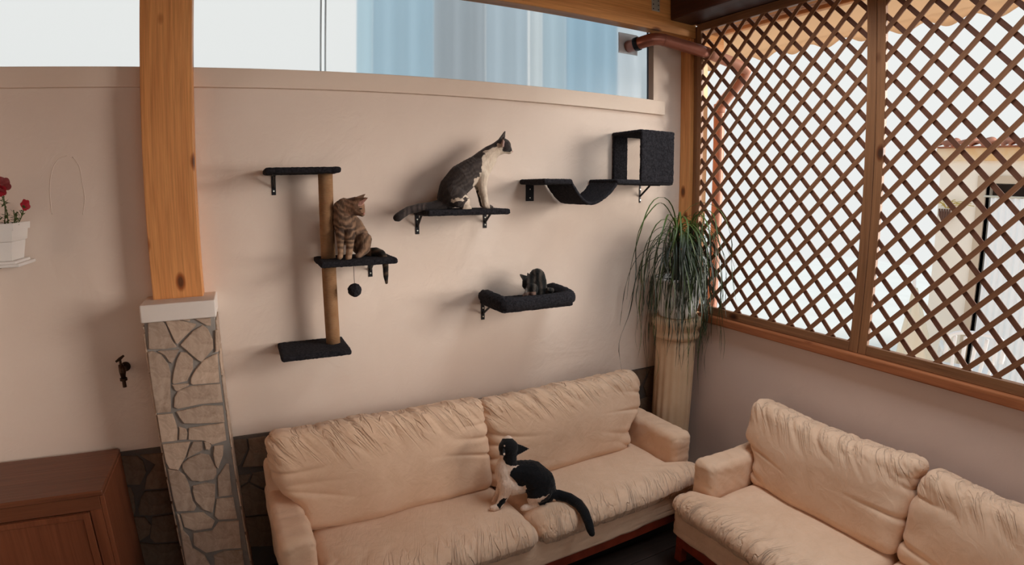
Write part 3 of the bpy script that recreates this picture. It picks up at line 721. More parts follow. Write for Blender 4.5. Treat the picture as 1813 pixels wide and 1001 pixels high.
# --- brown tabby on the middle tree shelf
z = Z(540, 330, 4.767); Y = -0.16
hd = z.n(425, 168, 82, Y-0.015)
chains = [
 [z.n(330, 165, 70, Y), z.n(305, 215, 72, Y+0.01), z.n(320, 300, 88, Y), z.n(335, 380, 88, Y+0.01), z.n(345, 430, 72, Y+0.02)],
 [z.n(300, 180, 66, Y), hd],
 [z.n(330, 260, 82, Y+0.03), z.n(400, 340, 95, Y+0.05), z.n(445, 430, 100, Y+0.06), z.n(470, 500, 84, Y+0.06)],
 [z.n(300, 400, 48, Y-0.03), z.n(300, 480, 32, Y-0.04), z.n(302, 560, 26, Y-0.045), z.n(298, 592, 25, Y-0.055), z.n(292, 604, 20, Y-0.06)],
 [z.n(375, 400, 50, Y-0.04), z.n(380, 480, 36, Y-0.05), z.n(374, 560, 30, Y-0.055), z.n(368, 600, 29, Y-0.065), z.n(362, 612, 22, Y-0.07)],
 [z.n(480, 470, 80, Y+0.02), z.n(505, 450, 62, Y+0.0), z.n(500, 520, 55, Y-0.01), z.n(470, 575, 28, Y-0.03), z.n(440, 590, 22, Y-0.045)],
 [z.n(540, 560, 42, Y+0.04), z.n(600, 552, 38, Y-0.0), z.n(645, 568, 34, Y-0.03), z.n(672, 610, 30, Y-0.05), z.n(680, 680, 26, Y-0.06), z.n(683, 760, 22, Y-0.06), z.n(688, 815, 13, Y-0.06)],
 [hd, z.n(462, 205, 48, Y-0.035), z.n(478, 228, 30, Y-0.045), z.n(482, 235, 24, Y-0.047)],
]
hp, hr = hd
ears = [(z.p(440, 135, Y-0.050), z.p(524, 100, Y-0.078), 0.027, Vector((0.45, -1, 0.3))), (z.p(440, 120, Y+0.025), z.p(503, 70, Y+0.030), 0.020, Vector((0.8, -1, 0.1)))]
me = remeshed(chains, [(hp, hr*0.98, hr*1.02, hr*0.92, ID)], ears)
def coatB(px, py, co, no):
    u, v = (px-540)*4.767, (py-330)*4.767
    lt = (0.29, 0.17, 0.105); dk = (0.030, 0.018, 0.014)
    if inpoly(u, v, [(448,165),(455,135),(500,108),(520,104),(500,150),(470,168)]): return (0.46, 0.24, 0.19)
    if u > 560 or v > 640:
        s_ = 0.5+0.5*math.sin(v*0.085+u*0.03); return lerp3((0.014, 0.011, 0.010), (0.11, 0.07, 0.045), (s_**3)*0.8)
    w_ = 4.0*noise.noise(co*17)+1.6*noise.noise(co*45)
    if v > 455 and u < 420: s_ = 0.5+0.5*math.sin(v*0.13+w_*0.5); return lerp3(dk, lerp3(lt, (0.50, 0.31, 0.19), 0.5), 0.62+0.38*s_ if v > 530 else 0.25+0.6*s_)
    if v < 250 and u > 330: 
        s_ = 0.5+0.5*math.sin(u*0.05-v*0.10+w_); f = 0.40+0.5*s_
        if u > 470 and v > 190: f = 0.8
        return lerp3(dk, (0.30, 0.16, 0.095), f)
    if u < 430:
        s_ = 0.5+0.5*math.sin(v*0.105+abs(u-345)*0.075+w_); return lerp3(dk, lt, 0.15+0.85*s_*s_ if v > 330 else 0.28+0.6*s_)
    s_ = 0.5+0.5*math.sin(u*0.075+v*0.05+w_); return lerp3(dk, lt, 0.35+0.6*s_)
coat(me, coatB)
cat('tabby_cat', 'brown tabby cat sitting on the cat tree\'s middle shelf, head turned right', z.p(380, 610, Y), me,
    [('eye', z.p(470, 190, Y-0.084), 0.0075, PUP, (1.2, 0.7, 0.42)), ('nose', z.p(497, 232, Y-0.070), 0.0055, NOSEM, (1, 1, 0.8)),
     ])
# --- dark kitten in the bed, seen from behind
z = Z(840, 460, 9.1); Y = -0.16
hd = z.n(865, 365, 88, Y+0.0)
chains = [
 [z.n(1010, 270, 118, Y), z.n(1015, 350, 135, Y), z.n(1010, 450, 150, Y), z.n(1020, 520, 150, Y)],
 [z.n(1000, 290, 105, Y), z.n(930, 320, 95, Y), hd],
 [hd, z.n(835, 410, 62, Y+0.01), z.n(822, 440, 40, Y+0.01)],
 [z.n(900, 440, 60, Y-0.03), z.n(850, 530, 42, Y-0.05), z.n(820, 570, 32, Y-0.06), z.n(800, 580, 26, Y-0.06)],
 [z.n(940, 470, 80, Y-0.05), z.n(940, 560, 50, Y-0.07)],
 [z.n(1080, 520, 80, Y), z.n(1160, 530, 55, Y-0.04), z.n(1220, 520, 40, Y-0.06), z.n(1250, 490, 32, Y-0.07), z.n(1180, 475, 26, Y-0.08)],
]
hp, hr = hd
ears = [(z.p(810, 300, Y-0.01), z.p(738, 240, Y-0.015), 0.017, Vector((0, -1, 0))), (z.p(880, 285, Y+0.035), z.p(860, 225, Y+0.045), 0.015, Vector((0, -1, 0)))]
me = remeshed(chains, [], ears)
def coatC(px, py, co, no):
    u, v = (px-840)*9.1, (py-460)*9.1
    if 780 < u < 850 and 455 < v < 530: return (0.24, 0.21, 0.19)
    if v > 520 and u < 990: return lerp3((0.03, 0.022, 0.02), (0.30, 0.18, 0.14), 0.5+0.8*noise.noise(co*40))
    s_ = 0.5+0.5*math.sin(u*0.060+1.6*noise.noise(co*25)); return lerp3((0.006, 0.006, 0.006), (0.072, 0.058, 0.048), s_**2)
coat(me, coatC, 0.002)
cat('dark_kitten', 'dark striped kitten with its back to the room, hunched in the padded wall bed', z.p(1010, 560, Y), me, [])
# --- black and white cat on the sofa, looking up at the others
z = Z(850, 750, 4.765)
ST = 0.455      # seat top height
Yf, Yr = -0.60, -0.66
hd = z.n(238, 205, 72, -0.60)
chains = [
 [z.n(550, 590, 85, Yr), z.n(500, 500, 118, Yr), z.n(430, 440, 118, -0.64), z.n(350, 420, 100, -0.62), z.n(270, 410, 82, -0.61), z.n(235, 350, 70, -0.60), z.n(238, 280, 66, -0.60), hd],
 [z.n(210, 460, 72, -0.61), z.n(190, 400, 62, -0.605), z.n(200, 340, 55, -0.60)],
 [z.n(350, 500, 85, -0.62), z.n(270, 520, 82, -0.62), z.n(215, 500, 68, -0.61)],
 [z.n(225, 520, 58, -0.64), z.n(205, 600, 40, -0.645), z.n(172, 670, 30, -0.65), z.n(150, 705, 26, -0.655), z.n(118, 714, 25, -0.66), z.n(100, 714, 20, -0.66)],
 [z.n(200, 510, 50, -0.57), z.n(160, 590, 34, -0.57), z.n(132, 640, 28, -0.575), z.n(118, 680, 24, -0.58)],
 [z.n(500, 560, 100, Yr-0.02), z.n(480, 600, 70, -0.70), z.n(440, 640, 40, -0.70), z.n(520, 680, 30, -0.70), z.n(440, 695, 28, -0.70), z.n(380, 712, 27, -0.70), z.n(362, 718, 22, -0.70)],
 [z.n(540, 620, 75, Yr), z.n(550, 650, 55, Yr-0.02)],
 [z.n(580, 610, 44, z=ST+0.04), z.n(660, 605, 40, z=ST+0.035), z.n(750, 630, 38, z=ST+0.027), z.n(830, 680, 36, z=ST+0.022), z.n(880, 750, 34, z=ST+0.012), z.n(912, 830, 32, z=ST-0.01), z.n(930, 895, 28, z=ST-0.035), z.n(943, 930, 22, z=ST-0.05)],
 [hd, z.n(232, 160, 50, -0.585), z.n(238, 138, 34, -0.575), z.n(243, 128, 22, -0.57)],
]
hp, hr = hd
ears = [(z.p(295, 222, -0.615), z.p(408, 214, -0.62), 0.036, Vector((0, -1, 0.25))), (z.p(200, 240, -0.655), z.p(196, 278, -0.70), 0.018, Vector((-1, -0.3, 0)))]
me = remeshed(chains, [(hp, hr*1.05, hr*1.0, hr*1.0, ID)], ears)
poly_k = [(325,315),(430,300),(600,300),(650,560),(700,560),(1000,700),(1000,980),(880,960),(800,720),(620,640),(600,690),(520,700),(480,680),(590,600),(480,640),(380,630),(390,530),(325,530),(290,480),(250,440),(260,400),(325,350)]
poly_h = [(150,220),(180,130),(230,118),(280,125),(420,190),(420,240),(330,290),(325,350),(260,362),(215,340),(195,300),(200,275),(160,265)]
poly_l = [(235,628),(210,660),(165,725),(140,690),(160,650)]
def coatD(px, py, co, no):
    u, v = (px-850)*4.765, (py-750)*4.765
    wob = 9*noise.noise(co*50); uu, vv = u+wob, v+wob
    if inpoly(uu, vv, poly_h) and not (math.hypot(u-206, v-190) < 7 or math.hypot(u-204, v-260) < 9) and not (v < 128): return (0.006, 0.006, 0.007)
    if inpoly(uu, vv, poly_k) or inpoly(uu, vv, poly_l): return (0.006, 0.006, 0.0075)
    if v > 560 and (u > 640): return (0.006, 0.006, 0.0075)
    return lerp3((0.80, 0.62, 0.50), (0.70, 0.50, 0.38), 0.5+noise.noise(co*25))
coat(me, coatD)
cat('black_and_white_cat', 'black and white cat on the sofa seat, head tipped up, tail hanging over', z.p(380, 715, -0.66), me,
    [('nose', z.p(244, 113, -0.568), 0.0065, NOSEM, (1, 1, 1))])

# ------------------------------------------------------------------ sofas
def crease(x, y, seed, fx, fy):
    n = noise.noise(Vector((x*fx+seed, y*fy, seed*1.7)))
    return (1-min(1, abs(n)*3.2))**2
def deform(bm, fn):
    bm.normal_update(); out = []
    for v in bm.verts: out.append(fn(v.co.copy(), v.normal.copy()))
    for v, p in zip(bm.verts, out): v.co = p
def back_cushion(w, h, d, seed, notch=None, sag=0.0, twist=0.0, low_in=(0, 0)):
    bm = rbox_np(w/2, d/2, h/2, min(d/2-0.002, 0.065), 90)
    def f(p, n):
        a, b = p.x/(w/2), p.z/(h/2)
        k = max(0, 1-a*a)*max(0, 1-b*b)
        q = p.copy(); q.y += (-1 if p.y < 0 else 0.4)*0.045*k**0.7
        q.z += sag*(-(1-a*a))*(0.5+0.5*b)
        top = sst(b, 0.15, 0.85); front = 1 if p.y < 0.03 else 0.6
        wr = crease(p.x+p.z*0.75, p.z-p.x*0.3, seed, 13, 2.6)*0.013*top+crease(p.x+p.z*0.8, p.z, seed+5, 26, 5)*0.006*top
        wr += crease(p.z+0.12*p.x, p.x, seed+9, 9, 1.6)*0.018*(1-top)*sst(a*a, 0.0, 0.9)
        wr += 0.014*noise.noise(Vector((p.x*4+seed, p.z*4, 0)))
        q += n*(0.006-wr)*front
        q += n*0.012*noise.noise(Vector((p.x*9, p.z*9, seed)))*sst(abs(a), 0.6, 1)
        # squeezed between the arms at its foot
        if b < 0.1:
            s_ = sst(-b, -0.1, 0.45)
            if a < 0: q.x += low_in[0]*s_*(-a)
            else: q.x -= low_in[1]*s_*a
        return q
    deform(bm, f); return bm
def seat_cushion(w, d, h, seed, tongue_l, tongue_r, arm_front, sagc=0.0):
    """T-shaped seat: in front of the arms it widens by tongue_*"""
    bm = rbox_np(w/2, d/2, h/2, h*0.46, 76)
    def f(p, n):
        a, b = p.x/(w/2), p.y/(d/2); q = p.copy()
        if p.z > 0: q.z += 0.016*max(0, 1-a*a)*max(0, 1-b*b)
        fr = sst(-p.y, -(-d/2+0.22)-0.03, -(-d/2+0.22)+0.05)
        fr = sst((-d/2+(d/2-0.0)) - 0, 0, 1) if False else sst(-(p.y+d/2-0.17), -0.05, 0.05)
        if a < 0: q.x -= tongue_l*fr*(-a)
        else: q.x += tongue_r*fr*a
        fe = sst(-b, 0.62, 0.97)
        cr = crease(p.x+0.25*p.y, p.z*0.8+p.y, seed, 30, 4)*0.006*fe+crease(p.x+p.y*0.5, p.y, seed+3, 12, 3)*0.007*sst(-b, -0.2, 0.5)
        q += n*(0.003-cr)
        q += n*0.007*noise.noise(Vector((p.x*4+seed, p.y*4, p.z*2)))
        if p.z < 0 and b < -0.6: q.y += 0.02
        return q
    deform(bm, f); return bm
def arm_mesh(w, d, h, seed):
    bm = rbox_np(w/2, d/2, h/2, 0.045, 40)
    def f(p, n):
        q = p.copy(); q += n*(0.010*noise.noise(Vector((p.x*6+seed, p.y*6, p.z*6)))-0.005*crease(p.y+p.z, p.x+p.z, seed, 14, 5)); return q
    deform(bm, f); return bm
FB = MAT['fabric']
def sofa(label, loc, rz, L, seed, sags=(0, 0), back_h=(0.50, 0.50), cush_w=0.10, shift=(-0.055, 0.055)):
    t = thing('two_seat_sofa', label, 'sofa', loc, rz=rz)
    def add(name, bm, mat, at=(0, 0, 0), rot=(0, 0, 0), smooth=True):
        o = obj(name, bm, mat, t, smooth=smooth); o.location = at; o.rotation_euler = rot; return o
    AW = 0.165
    # wooden plinth rail and legs
    bm = bmesh.new(); box(bm, 0.05, L-0.05, -0.768, -0.74, 0.115, 0.175, 0.003, 1); box(bm, 0.05, L-0.05, -0.06, -0.03, 0.115, 0.175, 0.003, 1)
    box(bm, 0.04, 0.07, -0.76, -0.03, 0.115, 0.175, 0.003, 1); box(bm, L-0.07, L-0.04, -0.76, -0.03, 0.115, 0.175, 0.003, 1)
    add('base_rail', bm, MAT['rail'], smooth=False)
    for x in (0.05, L-0.10):
        for y in (-0.768, -0.08):
            bm = bmesh.new(); box(bm, x, x+0.05, y, y+0.05, 0.012, 0.118, 0.003, 1); add('leg', bm, MAT['rail'], smooth=False)
    bm = rbox_np((L-0.02)/2, 0.37, 0.09, 0.03, 40)
    def f(p, n): return p+n*(0.006*noise.noise(Vector((p.x*5, p.z*7, seed)))-0.006*crease(p.x+p.z, p.z, seed, 11, 4))
    deform(bm, f); add('seat_base', bm, FB, (L/2, -0.41, 0.255))
    bm = rbox_np((L-0.02)/2, 0.07, 0.29, 0.05, 20); add('back_frame', bm, FB, (L/2, -0.09, 0.49))
    for i, x in enumerate((AW/2, L-AW/2)):
        add('arm', arm_mesh(AW, 0.64, 0.46, seed+i), FB, (x, -0.335, 0.395))
    cw = (L-2*AW)/2
    for i in (0, 1):
        tl, tr = ((AW-0.01, 0.0) if i == 0 else (0.0, AW-0.01))
        add('seat_cushion', seat_cushion(cw+0.004, 0.66, 0.16, seed+i*3.3, tl, tr, 0.64), MAT['fabric_seat'], (AW+cw*(i+0.5), -0.50, 0.375))
        ww = cw+(0.10, cush_w)[i]
        add('back_cushion', back_cushion(ww, back_h[i], 0.19, seed+i*7.7, sag=sags[i], low_in=((0.11, 0.0) if i == 0 else (0.0, 0.11))), MAT['fabric_back'],
            (AW+cw*(i+0.5)+shift[i], -0.225, 0.43+back_h[i]/2), (-0.20, 0, 0))
    return t
sofa('cream fabric sofa along the back wall with the black and white cat on its seat', (-2.925, -0.125, 0), 0.04, 2.455, 2.0, (0.0, 0.0), (0.53, 0.505), 0.075, (-0.08, -0.005))
sofa('cream fabric sofa against the low wall under the lattice, cut off at the corner', (-0.055, -0.945, 0), -PI/2-0.01, 2.15, 31.0, (0.035, 0.02), (0.50, 0.47))

# ------------------------------------------------------------------ plinth and ponytail palm
CX, CY = -0.205, -0.205
t = thing('fluted_plinth', 'cream fluted column standing in the corner beneath the potted palm', 'plinth', (CX, CY, 0))
bm = bmesh.new(); lathe(bm, [(0.165, 0), (0.165, 0.06), (0.15, 0.08), (0.15, 0.10), (0.137, 0.12)]+[(0.137, 0.12+1.0*k/10) for k in range(1, 10)]+[(0.137, 1.10)], 0, 0, 96, 16, 0.007, (0.121, 1.099))
o = obj('shaft', bm, MAT['plinth'], t, smooth=True)
bm = bmesh.new(); lathe(bm, [(0.137, 1.10), (0.155, 1.11), (0.160, 1.13), (0.150, 1.15), (0.146, 1.17), (0.168, 1.19), (0.176, 1.215), (0.170, 1.235), (0.165, 1.245)], 0, 0, 48)
obj('capital', bm, MAT['plinth'], t, smooth=True)
t = thing('potted_palm', 'ponytail palm with long drooping leaves in a white pot on the fluted plinth', 'potted plant', (CX, CY, 1.246))
bm = bmesh.new(); lathe(bm, [(0.10, 0), (0.125, 0.01), (0.145, 0.10), (0.155, 0.25), (0.162, 0.255), (0.162, 0.275), (0.150, 0.275), (0.145, 0.24)], 0, 0, 48)
obj('pot', bm, MAT['pot'], t, smooth=True)
bm = bmesh.new(); tube(bm, [(0, 0, 0.20), (0, 0, 0.245)], 0.146, 32); obj('soil', bm, MAT['soil'], t)
trunkm = simple('palm_trunk', (0.045, 0.03, 0.02), 0.9, bscale=40, bamt=0.8)
crowns = []
for (dx, dy, h, lean) in ((-0.03, -0.02, 0.60, -0.05), (0.06, 0.01, 0.62, 0.05)):
    pts = smoothpath([(dx, dy, 0.24), (dx+lean*0.3, dy, 0.40), (dx+lean*0.8, dy-0.01, h)], 6)
    bm = bmesh.new(); tube(bm, pts, [0.03-0.015*i/(len(pts)-1) for i in range(len(pts))], 10); obj('trunk', bm, trunkm, t, smooth=True)
    crowns.append(Vector((dx+lean*0.8, dy-0.01, h)))
crowns.append(Vector((0.0, -0.03, 0.40)))
rnd = random.Random(11)
def leaf(base, az, el, L, w, droop, seed):
    p = Vector(base); d = Vector((math.cos(az)*math.cos(el), math.sin(az)*math.cos(el), math.sin(el))); n = 18; st = L/n
    bm = bmesh.new(); prev = None; wig = rnd.uniform(-1, 1)
    ox, oy = CX, CY
    for k in range(n+1):
        s_ = k/n; wd = w*(0.6+0.4*min(1, s_*5))*(1-s_**2.2)+0.0006
        side = d.cross(Vector((0, 0, 1)))
        side = side.normalized() if side.length > 0.05 else Vector((-math.sin(az), math.cos(az), 0))
        up = side.cross(d).normalized()
        row = [bm.verts.new(p-side*wd), bm.verts.new(p-up*wd*0.5), bm.verts.new(p+side*wd)]
        if prev:
            for i in (0, 1): bm.faces.new((prev[i], prev[i+1], row[i+1], row[i]))
        prev = row
        d = (d+Vector((wig*(0.08+0.36*s_)*math.sin(k*0.8+seed), wig*(0.08+0.36*s_)*math.cos(k*0.7+seed*1.3), -droop*(1.15 if k < n*0.6 else 0.5)))).normalized()
        q = p+d*st
        if q.x+ox > -0.055 and q.y+oy > -1.45:      # the lattice stops it
            q.x = -0.055-ox-0.002*rnd.random()
        if q.y+oy > -0.015: q.y = -0.015-oy
        # keep clear of pot and plinth
        rr = math.hypot(q.x, q.y)
        if q.z < 0.28 and rr < 0.185: q.x *= 0.19/max(rr, 0.01); q.y *= 0.19/max(rr, 0.01)
        p = q
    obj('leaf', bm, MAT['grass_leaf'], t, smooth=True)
for i in range(185):
    ci = rnd.choice((0, 0, 0, 1, 1, 1, 2)); az = rnd.uniform(0, 2*PI)
    if rnd.random() < 0.5: az = rnd.uniform(PI*0.9, PI*1.9)
    el = rnd.uniform(0.55, 1.45) if ci < 2 else rnd.uniform(-0.1, 0.8)
    L = rnd.uniform(0.50, 1.08)*(1 if ci < 2 else 0.8)
    leaf(crowns[ci]+Vector((rnd.uniform(-0.02, 0.02), rnd.uniform(-0.02, 0.02), rnd.uniform(-0.22, 0.02) if ci < 2 else 0)), az, el, L, rnd.uniform(0.0032, 0.0060), rnd.uniform(0.26, 0.58), i)
for az, el, L, dr in ((PI*1.08, 1.25, 1.10, 0.28), (PI*1.16, 1.15, 1.05, 0.30), (PI*1.3, 1.25, 1.0, 0.30), (PI*1.22, 1.1, 0.95, 0.30), (PI*1.12, 1.35, 1.1, 0.27)):
    leaf(crowns[0], az, el, L, 0.0050, dr, 3)

# ------------------------------------------------------------------ left side: tap, planter, cabinet
t = thing('garden_tap', 'small dark brass tap fixed to the wall left of the stone pillar', 'tap', (-3.555, 0, 1.28))
p0 = hit(219, 655, 1, -0.06)
def TL(a): return Vector(a)+p0
bm = bmesh.new(); tube(bm, [(p0.x, -0.001, p0.z), (p0.x, -0.05, p0.z), TL((0, -0.02, 0)), TL((0, -0.045, -0.006))], [0.012, 0.010, 0.014, 0.012], 14)
tube(bm, [TL((-0.004, -0.03, 0.035)), TL((0.0, -0.03, 0.0)), TL((0, -0.033, -0.035))], [0.012, 0.017, 0.010], 14); rel(obj('tap_body', bm, MAT['brass'], smooth=True), t)
bm = bmesh.new(); tube(bm, [TL((0, -0.033, -0.032)), TL((0, -0.033, -0.044))], 0.018, 14); tube(bm, [TL((0, -0.033, -0.044)), TL((0, -0.033, -0.078))], [0.009, 0.010], 12); rel(obj('spout', bm, MAT['brass']), t)
bm = bmesh.new(); tube(bm, [TL((-0.004, -0.03, 0.03)), TL((-0.004, -0.03, 0.060))], 0.006, 10); tube(bm, [TL((-0.024, -0.035, 0.052)), TL((-0.004, -0.03, 0.064)), TL((0.016, -0.026, 0.078))], [0.005, 0.008, 0.005], 10); rel(obj('handle', bm, MAT['brass']), t)
bm = bmesh.new(); tube(bm, [(p0.x, -0.001, p0.z), (p0.x, -0.008, p0.z)], 0.024, 20); rel(obj('wall_flange', bm, MAT['brass']), t)
# planter
xr = -3.895
t = thing('window_box_planter', 'white plastic trough planter on its tray, cut off at the left edge, with red flowers', 'planter', (-4.2, -0.12, 1.85))
bm = bmesh.new()
def frus(bm, x0, x1, y0, y1, z0, z1, dx, th=0.008):
    for (a0, a1, b0, b1, zz) in (): pass
    o_ = [[bm.verts.new(p) for p in ((x0+i, y0+i, z), (x1-i, y0+i, z), (x1-i, y1-i, z), (x0+i, y1-i, z))] for z, i in ((z0, dx), ((z0+z1)/2, dx*0.5), ((z0+z1)/2+0.004, dx*0.5-0.006), (z1-0.03, dx*0.15-0.004), (z1-0.03, -0.008), (z1, -0.010), (z1, th), (z1-0.05, th+0.003))]
    for a, b in zip(o_, o_[1:]):
        for k in range(4): bm.faces.new((a[k], a[(k+1) % 4], b[(k+1) % 4], b[k]))
    bm.faces.new(o_[0][::-1]); bm.faces.new(o_[-1])
frus(bm, -4.46, xr, -0.235, -0.035, 1.858, 2.020, 0.022); rel(obj('trough', bm, MAT['white_plastic']), t)
bm = bmesh.new(); box(bm, -4.47, xr+0.018, -0.245, -0.025, 1.832, 1.846, 0.004); box(bm, -4.455, xr, -0.23, -0.04, 1.845, 1.857, 0.003); rel(obj('tray', bm, MAT['white_plastic']), t)
bm = bmesh.new(); box(bm, -4.44, xr-0.03, -0.215, -0.055, 1.972, 1.985, 0.003); rel(obj('soil', bm, MAT['soil']), t)
bm = bmesh.new(); box(bm, -4.02, -3.99, -0.20, -0.001, 1.822, 1.831); rel(obj('wall_bracket', bm, MAT['black_metal']), t)
pl = thing('petunia', 'petunia with crimson flowers growing in the white trough planter', 'flower', (-4.0, -0.13, 1.985))
def flower(p, d, r, mat):
    bm = bmesh.new(); d = Vector(d).normalized(); u, v = frame_at(d); c = bm.verts.new(Vector(p)-d*r*0.9); ring = []; N_ = 30
    mid = [bm.verts.new(Vector(p)-d*r*0.25+(u*math.cos(2*PI*k/N_)+v*math.sin(2*PI*k/N_))*r*0.22) for k in range(N_)]
    for k in range(N_):
        a = 2*PI*k/N_; rr = r*(0.86+0.18*abs(math.cos(a*2.5))); ring.append(bm.verts.new(Vector(p)+(u*math.cos(a)+v*math.sin(a))*rr+d*0.10*r*math.sin(5*a)))
    for k in range(N_):
        bm.faces.new((mid[k], mid[(k+1) % N_], ring[(k+1) % N_], ring[k])); bm.faces.new((c, mid[(k+1) % N_], mid[k]))
    rel(obj('flower', bm, mat, smooth=True), pl)
stems = [((10, 372), (3, 345), -0.15), ((14, 400), (44, 366), -0.14), ((4, 395), (4, 330), -0.13), ((10, 400), (30, 375), -0.10), ((0, 400), (-20, 340), -0.14), ((-6, 400), (-40, 350), -0.14), ((18, 402), (24, 372), -0.17)]
for si, (a, b, y) in enumerate(stems):
    q1 = hit(*b, 1, y); q0 = Vector((hit(*a, 1, y).x, y, 1.98)); m_ = (q0+q1)/2+Vector((0.01, 0, -0.01))
    pts = smoothpath([q0, m_, q1], 6); bm = bmesh.new(); tube(bm, pts, 0.0022, 6); rel(obj('stem', bm, MAT['leafsmall']), pl)
    for k in range(22):
        p = pts[int(rnd.uniform(1, len(pts)-1))]; dd = Vector((rnd.uniform(-1, 1), rnd.uniform(-1, 0.6), rnd.uniform(-0.2, 1))).normalized(); L = rnd.uniform(0.016, 0.03)
        bm = bmesh.new(); s_ = dd.cross(Vector((0.2, 0.3, 1))).normalized()*L*0.22
        vs = [bm.verts.new(x_) for x_ in (p, p+dd*L*0.5+s_, p+dd*L, p+dd*L*0.5-s_)]; mid = bm.verts.new(p+dd*L*0.5-Vector((0, 0, 0.002)))
        for i in range(4): bm.faces.new((vs[i], vs[(i+1) % 4], mid))
        rel(obj('leaf', bm, MAT['leafsmall']), pl)
flower(hit(6, 326, 1, -0.16), (0.6, -0.6, 0.2), 0.034, MAT['petal2']); flower(hit(1, 338, 1, -0.17), (0.1, -1, -0.2), 0.026, MAT['petal'])
flower(hit(45, 363, 1, -0.14), (0.8, -0.5, 0.0), 0.026, MAT['petal']); flower(hit(-30, 345, 1, -0.15), (-0.3, -1, 0.2), 0.03, MAT['petal'])
# cabinet
t = thing('wooden_cabinet', 'reddish-brown wooden cabinet standing left of the stone pillar', 'cabinet', (-4.15, -0.25, 0))
X0, X1, YF = -4.75, -3.622, -0.462
def cadd(o): return rel(o, t)
def cb(name, *a, mat=MAT['cabinet'], bev=0.003): return cadd(boxo(name, *a, mat, bev=bev, seg=1))
cb('worktop', X0, X1, YF-0.012, -0.022, 0.835, 0.862, bev=0.006)
cb('side_panel', X1-0.022, X1, YF, -0.024, 0.03, 0.835, mat=MAT['cabinet_v']); cb('side_panel', X0, X0+0.022, YF, -0.024, 0.03, 0.835, mat=MAT['cabinet_v'])
cb('front_rail', X0+0.022, X1-0.022, YF, YF+0.02, 0.765, 0.835); cb('stile', X1-0.075, X1-0.022, YF+0.001, YF+0.021, 0.03, 0.765, mat=MAT['cabinet_v'])
cb('plinth_board', X0+0.022, X1-0.022, YF+0.03, YF+0.05, 0.012, 0.08); cb('back_panel', X0, X1-0.02, -0.035, -0.024, 0.03, 0.835)
cb('shelf', X0+0.022, X1-0.022, YF+0.03, -0.036, 0.08, 0.10)
DX = [-4.70, -4.232, -4.225, -3.700]
for a, b in ((DX[0], DX[1]), (DX[2], DX[3])):
    d = cb('door', a, b, YF+0.004, YF+0.022, 0.09, 0.758, mat=MAT['cabinet_v'])
    for (x0, x1, z0, z1) in ((a, a+0.03, 0.09, 0.758), (b-0.03, b, 0.09, 0.758), (a+0.03, b-0.03, 0.73, 0.758), (a+0.03, b-0.03, 0.09, 0.12)):
        fr = boxo('door_frame', x0, x1, YF-0.006, YF+0.004, z0, z1, MAT['cabinet_v'], bev=0.002, seg=1); fr.location = -Vector(t.location)-Vector(d.location)+Vector((0, 0, 0)); fr.parent = d; fr.location = (0, 0, 0)

# ------------------------------------------------------------------ outdoors
gm = simple('pale_terrace_paving', (0.90, 0.86, 0.79), 0.8, nscale=1.5, namt=0.05)
bm = bmesh.new(); box(bm, 0.14, 16, -5.12, 8, -0.2, -0.02); box(bm, -10, 16, -14, -5.12, -0.2, -0.02); struct('ground', bm, gm)
# outer return of the back wall and eaves
o = boxo('wall_return', 0.03, 0.255, 0.02, 0.30, 0, 3.05, simple('warm_cream_render', (0.84, 0.66, 0.42), 0.9, bscale=12, bamt=0.2)); o['kind'] = 'structure'
def raft(name, label, x0, x1, y0, y1, z0, z1, mat):
    return tag(boxo(name, x0, x1, y0, y1, z0, z1, mat, bev=0.004, seg=1), label, 'beam')
raft('eaves_board', 'orange pine fascia board running outside above the lattice', 0.40, 0.44, -4.5, 0.35, 3.30, 3.42, simple('lit_pine', (0.62, 0.30, 0.12), 0.6, nscale=8, namt=0.2))
raft('awning_rail', 'pale brown rail fixed below the pine fascia outside', 0.37, 0.40, -4.5, 0.30, 3.325, 3.34, simple('rail_paint', (0.42, 0.24, 0.14), 0.6))
raft('rafter_tail', 'short carved orange rafter end outside the top corner of the lattice', 0.15, 0.39, -0.02, 0.08, 3.16, 3.27, MAT['pine_x'])
# awning
t = thing('awning', 'tan fabric awning with a scalloped edge hanging outside the lattice', 'awning', (1.2, -2, 3.3))
aw, nt_, b_ = newmat('tan_awning_cloth'); b_.inputs['Base Color'].default_value = (0.62, 0.43, 0.27, 1); b_.inputs['Roughness'].default_value = 0.9
trn = nt_.nodes.new('ShaderNodeBsdfTranslucent'); trn.inputs[0].default_value = (0.62, 0.42, 0.255, 1); mxx = nt_.nodes.new('ShaderNodeMixShader'); mxx.inputs[0].default_value = 0.55
nt_.links.new(b_.outputs[0], mxx.inputs[1]); nt_.links.new(trn.outputs[0], mxx.inputs[2]); nt_.links.new(mxx.outputs[0], nt_.nodes['Material Output'].inputs[0])
AX = 1.0
def vz(y): return 3.30+0.0*y
zb = hit(1500, 72, 0, AX).z; zb2 = hit(1800, 16, 0, AX).z
bm = bmesh.new(); rows = []
ys = [0.9-0.02*k for k in range(260)]
for y in ys:
    ph = (y+0.35)/0.30; zbot = zb+0.026*math.cos(2*PI*ph)
    rows.append([bm.verts.new((AX+0.004, y, zbot)), bm.verts.new((AX, y, zb+0.07)), bm.verts.new((0.47, y, 3.34))])
for a, b in zip(rows, rows[1:]):
    for k in (0, 1): bm.faces.new((a[k], a[k+1], b[k+1], b[k]))
bmesh.ops.solidify(bm, geom=bm.faces[:], thickness=0.002)
rel(obj('fabric', bm, aw, smooth=True), t)
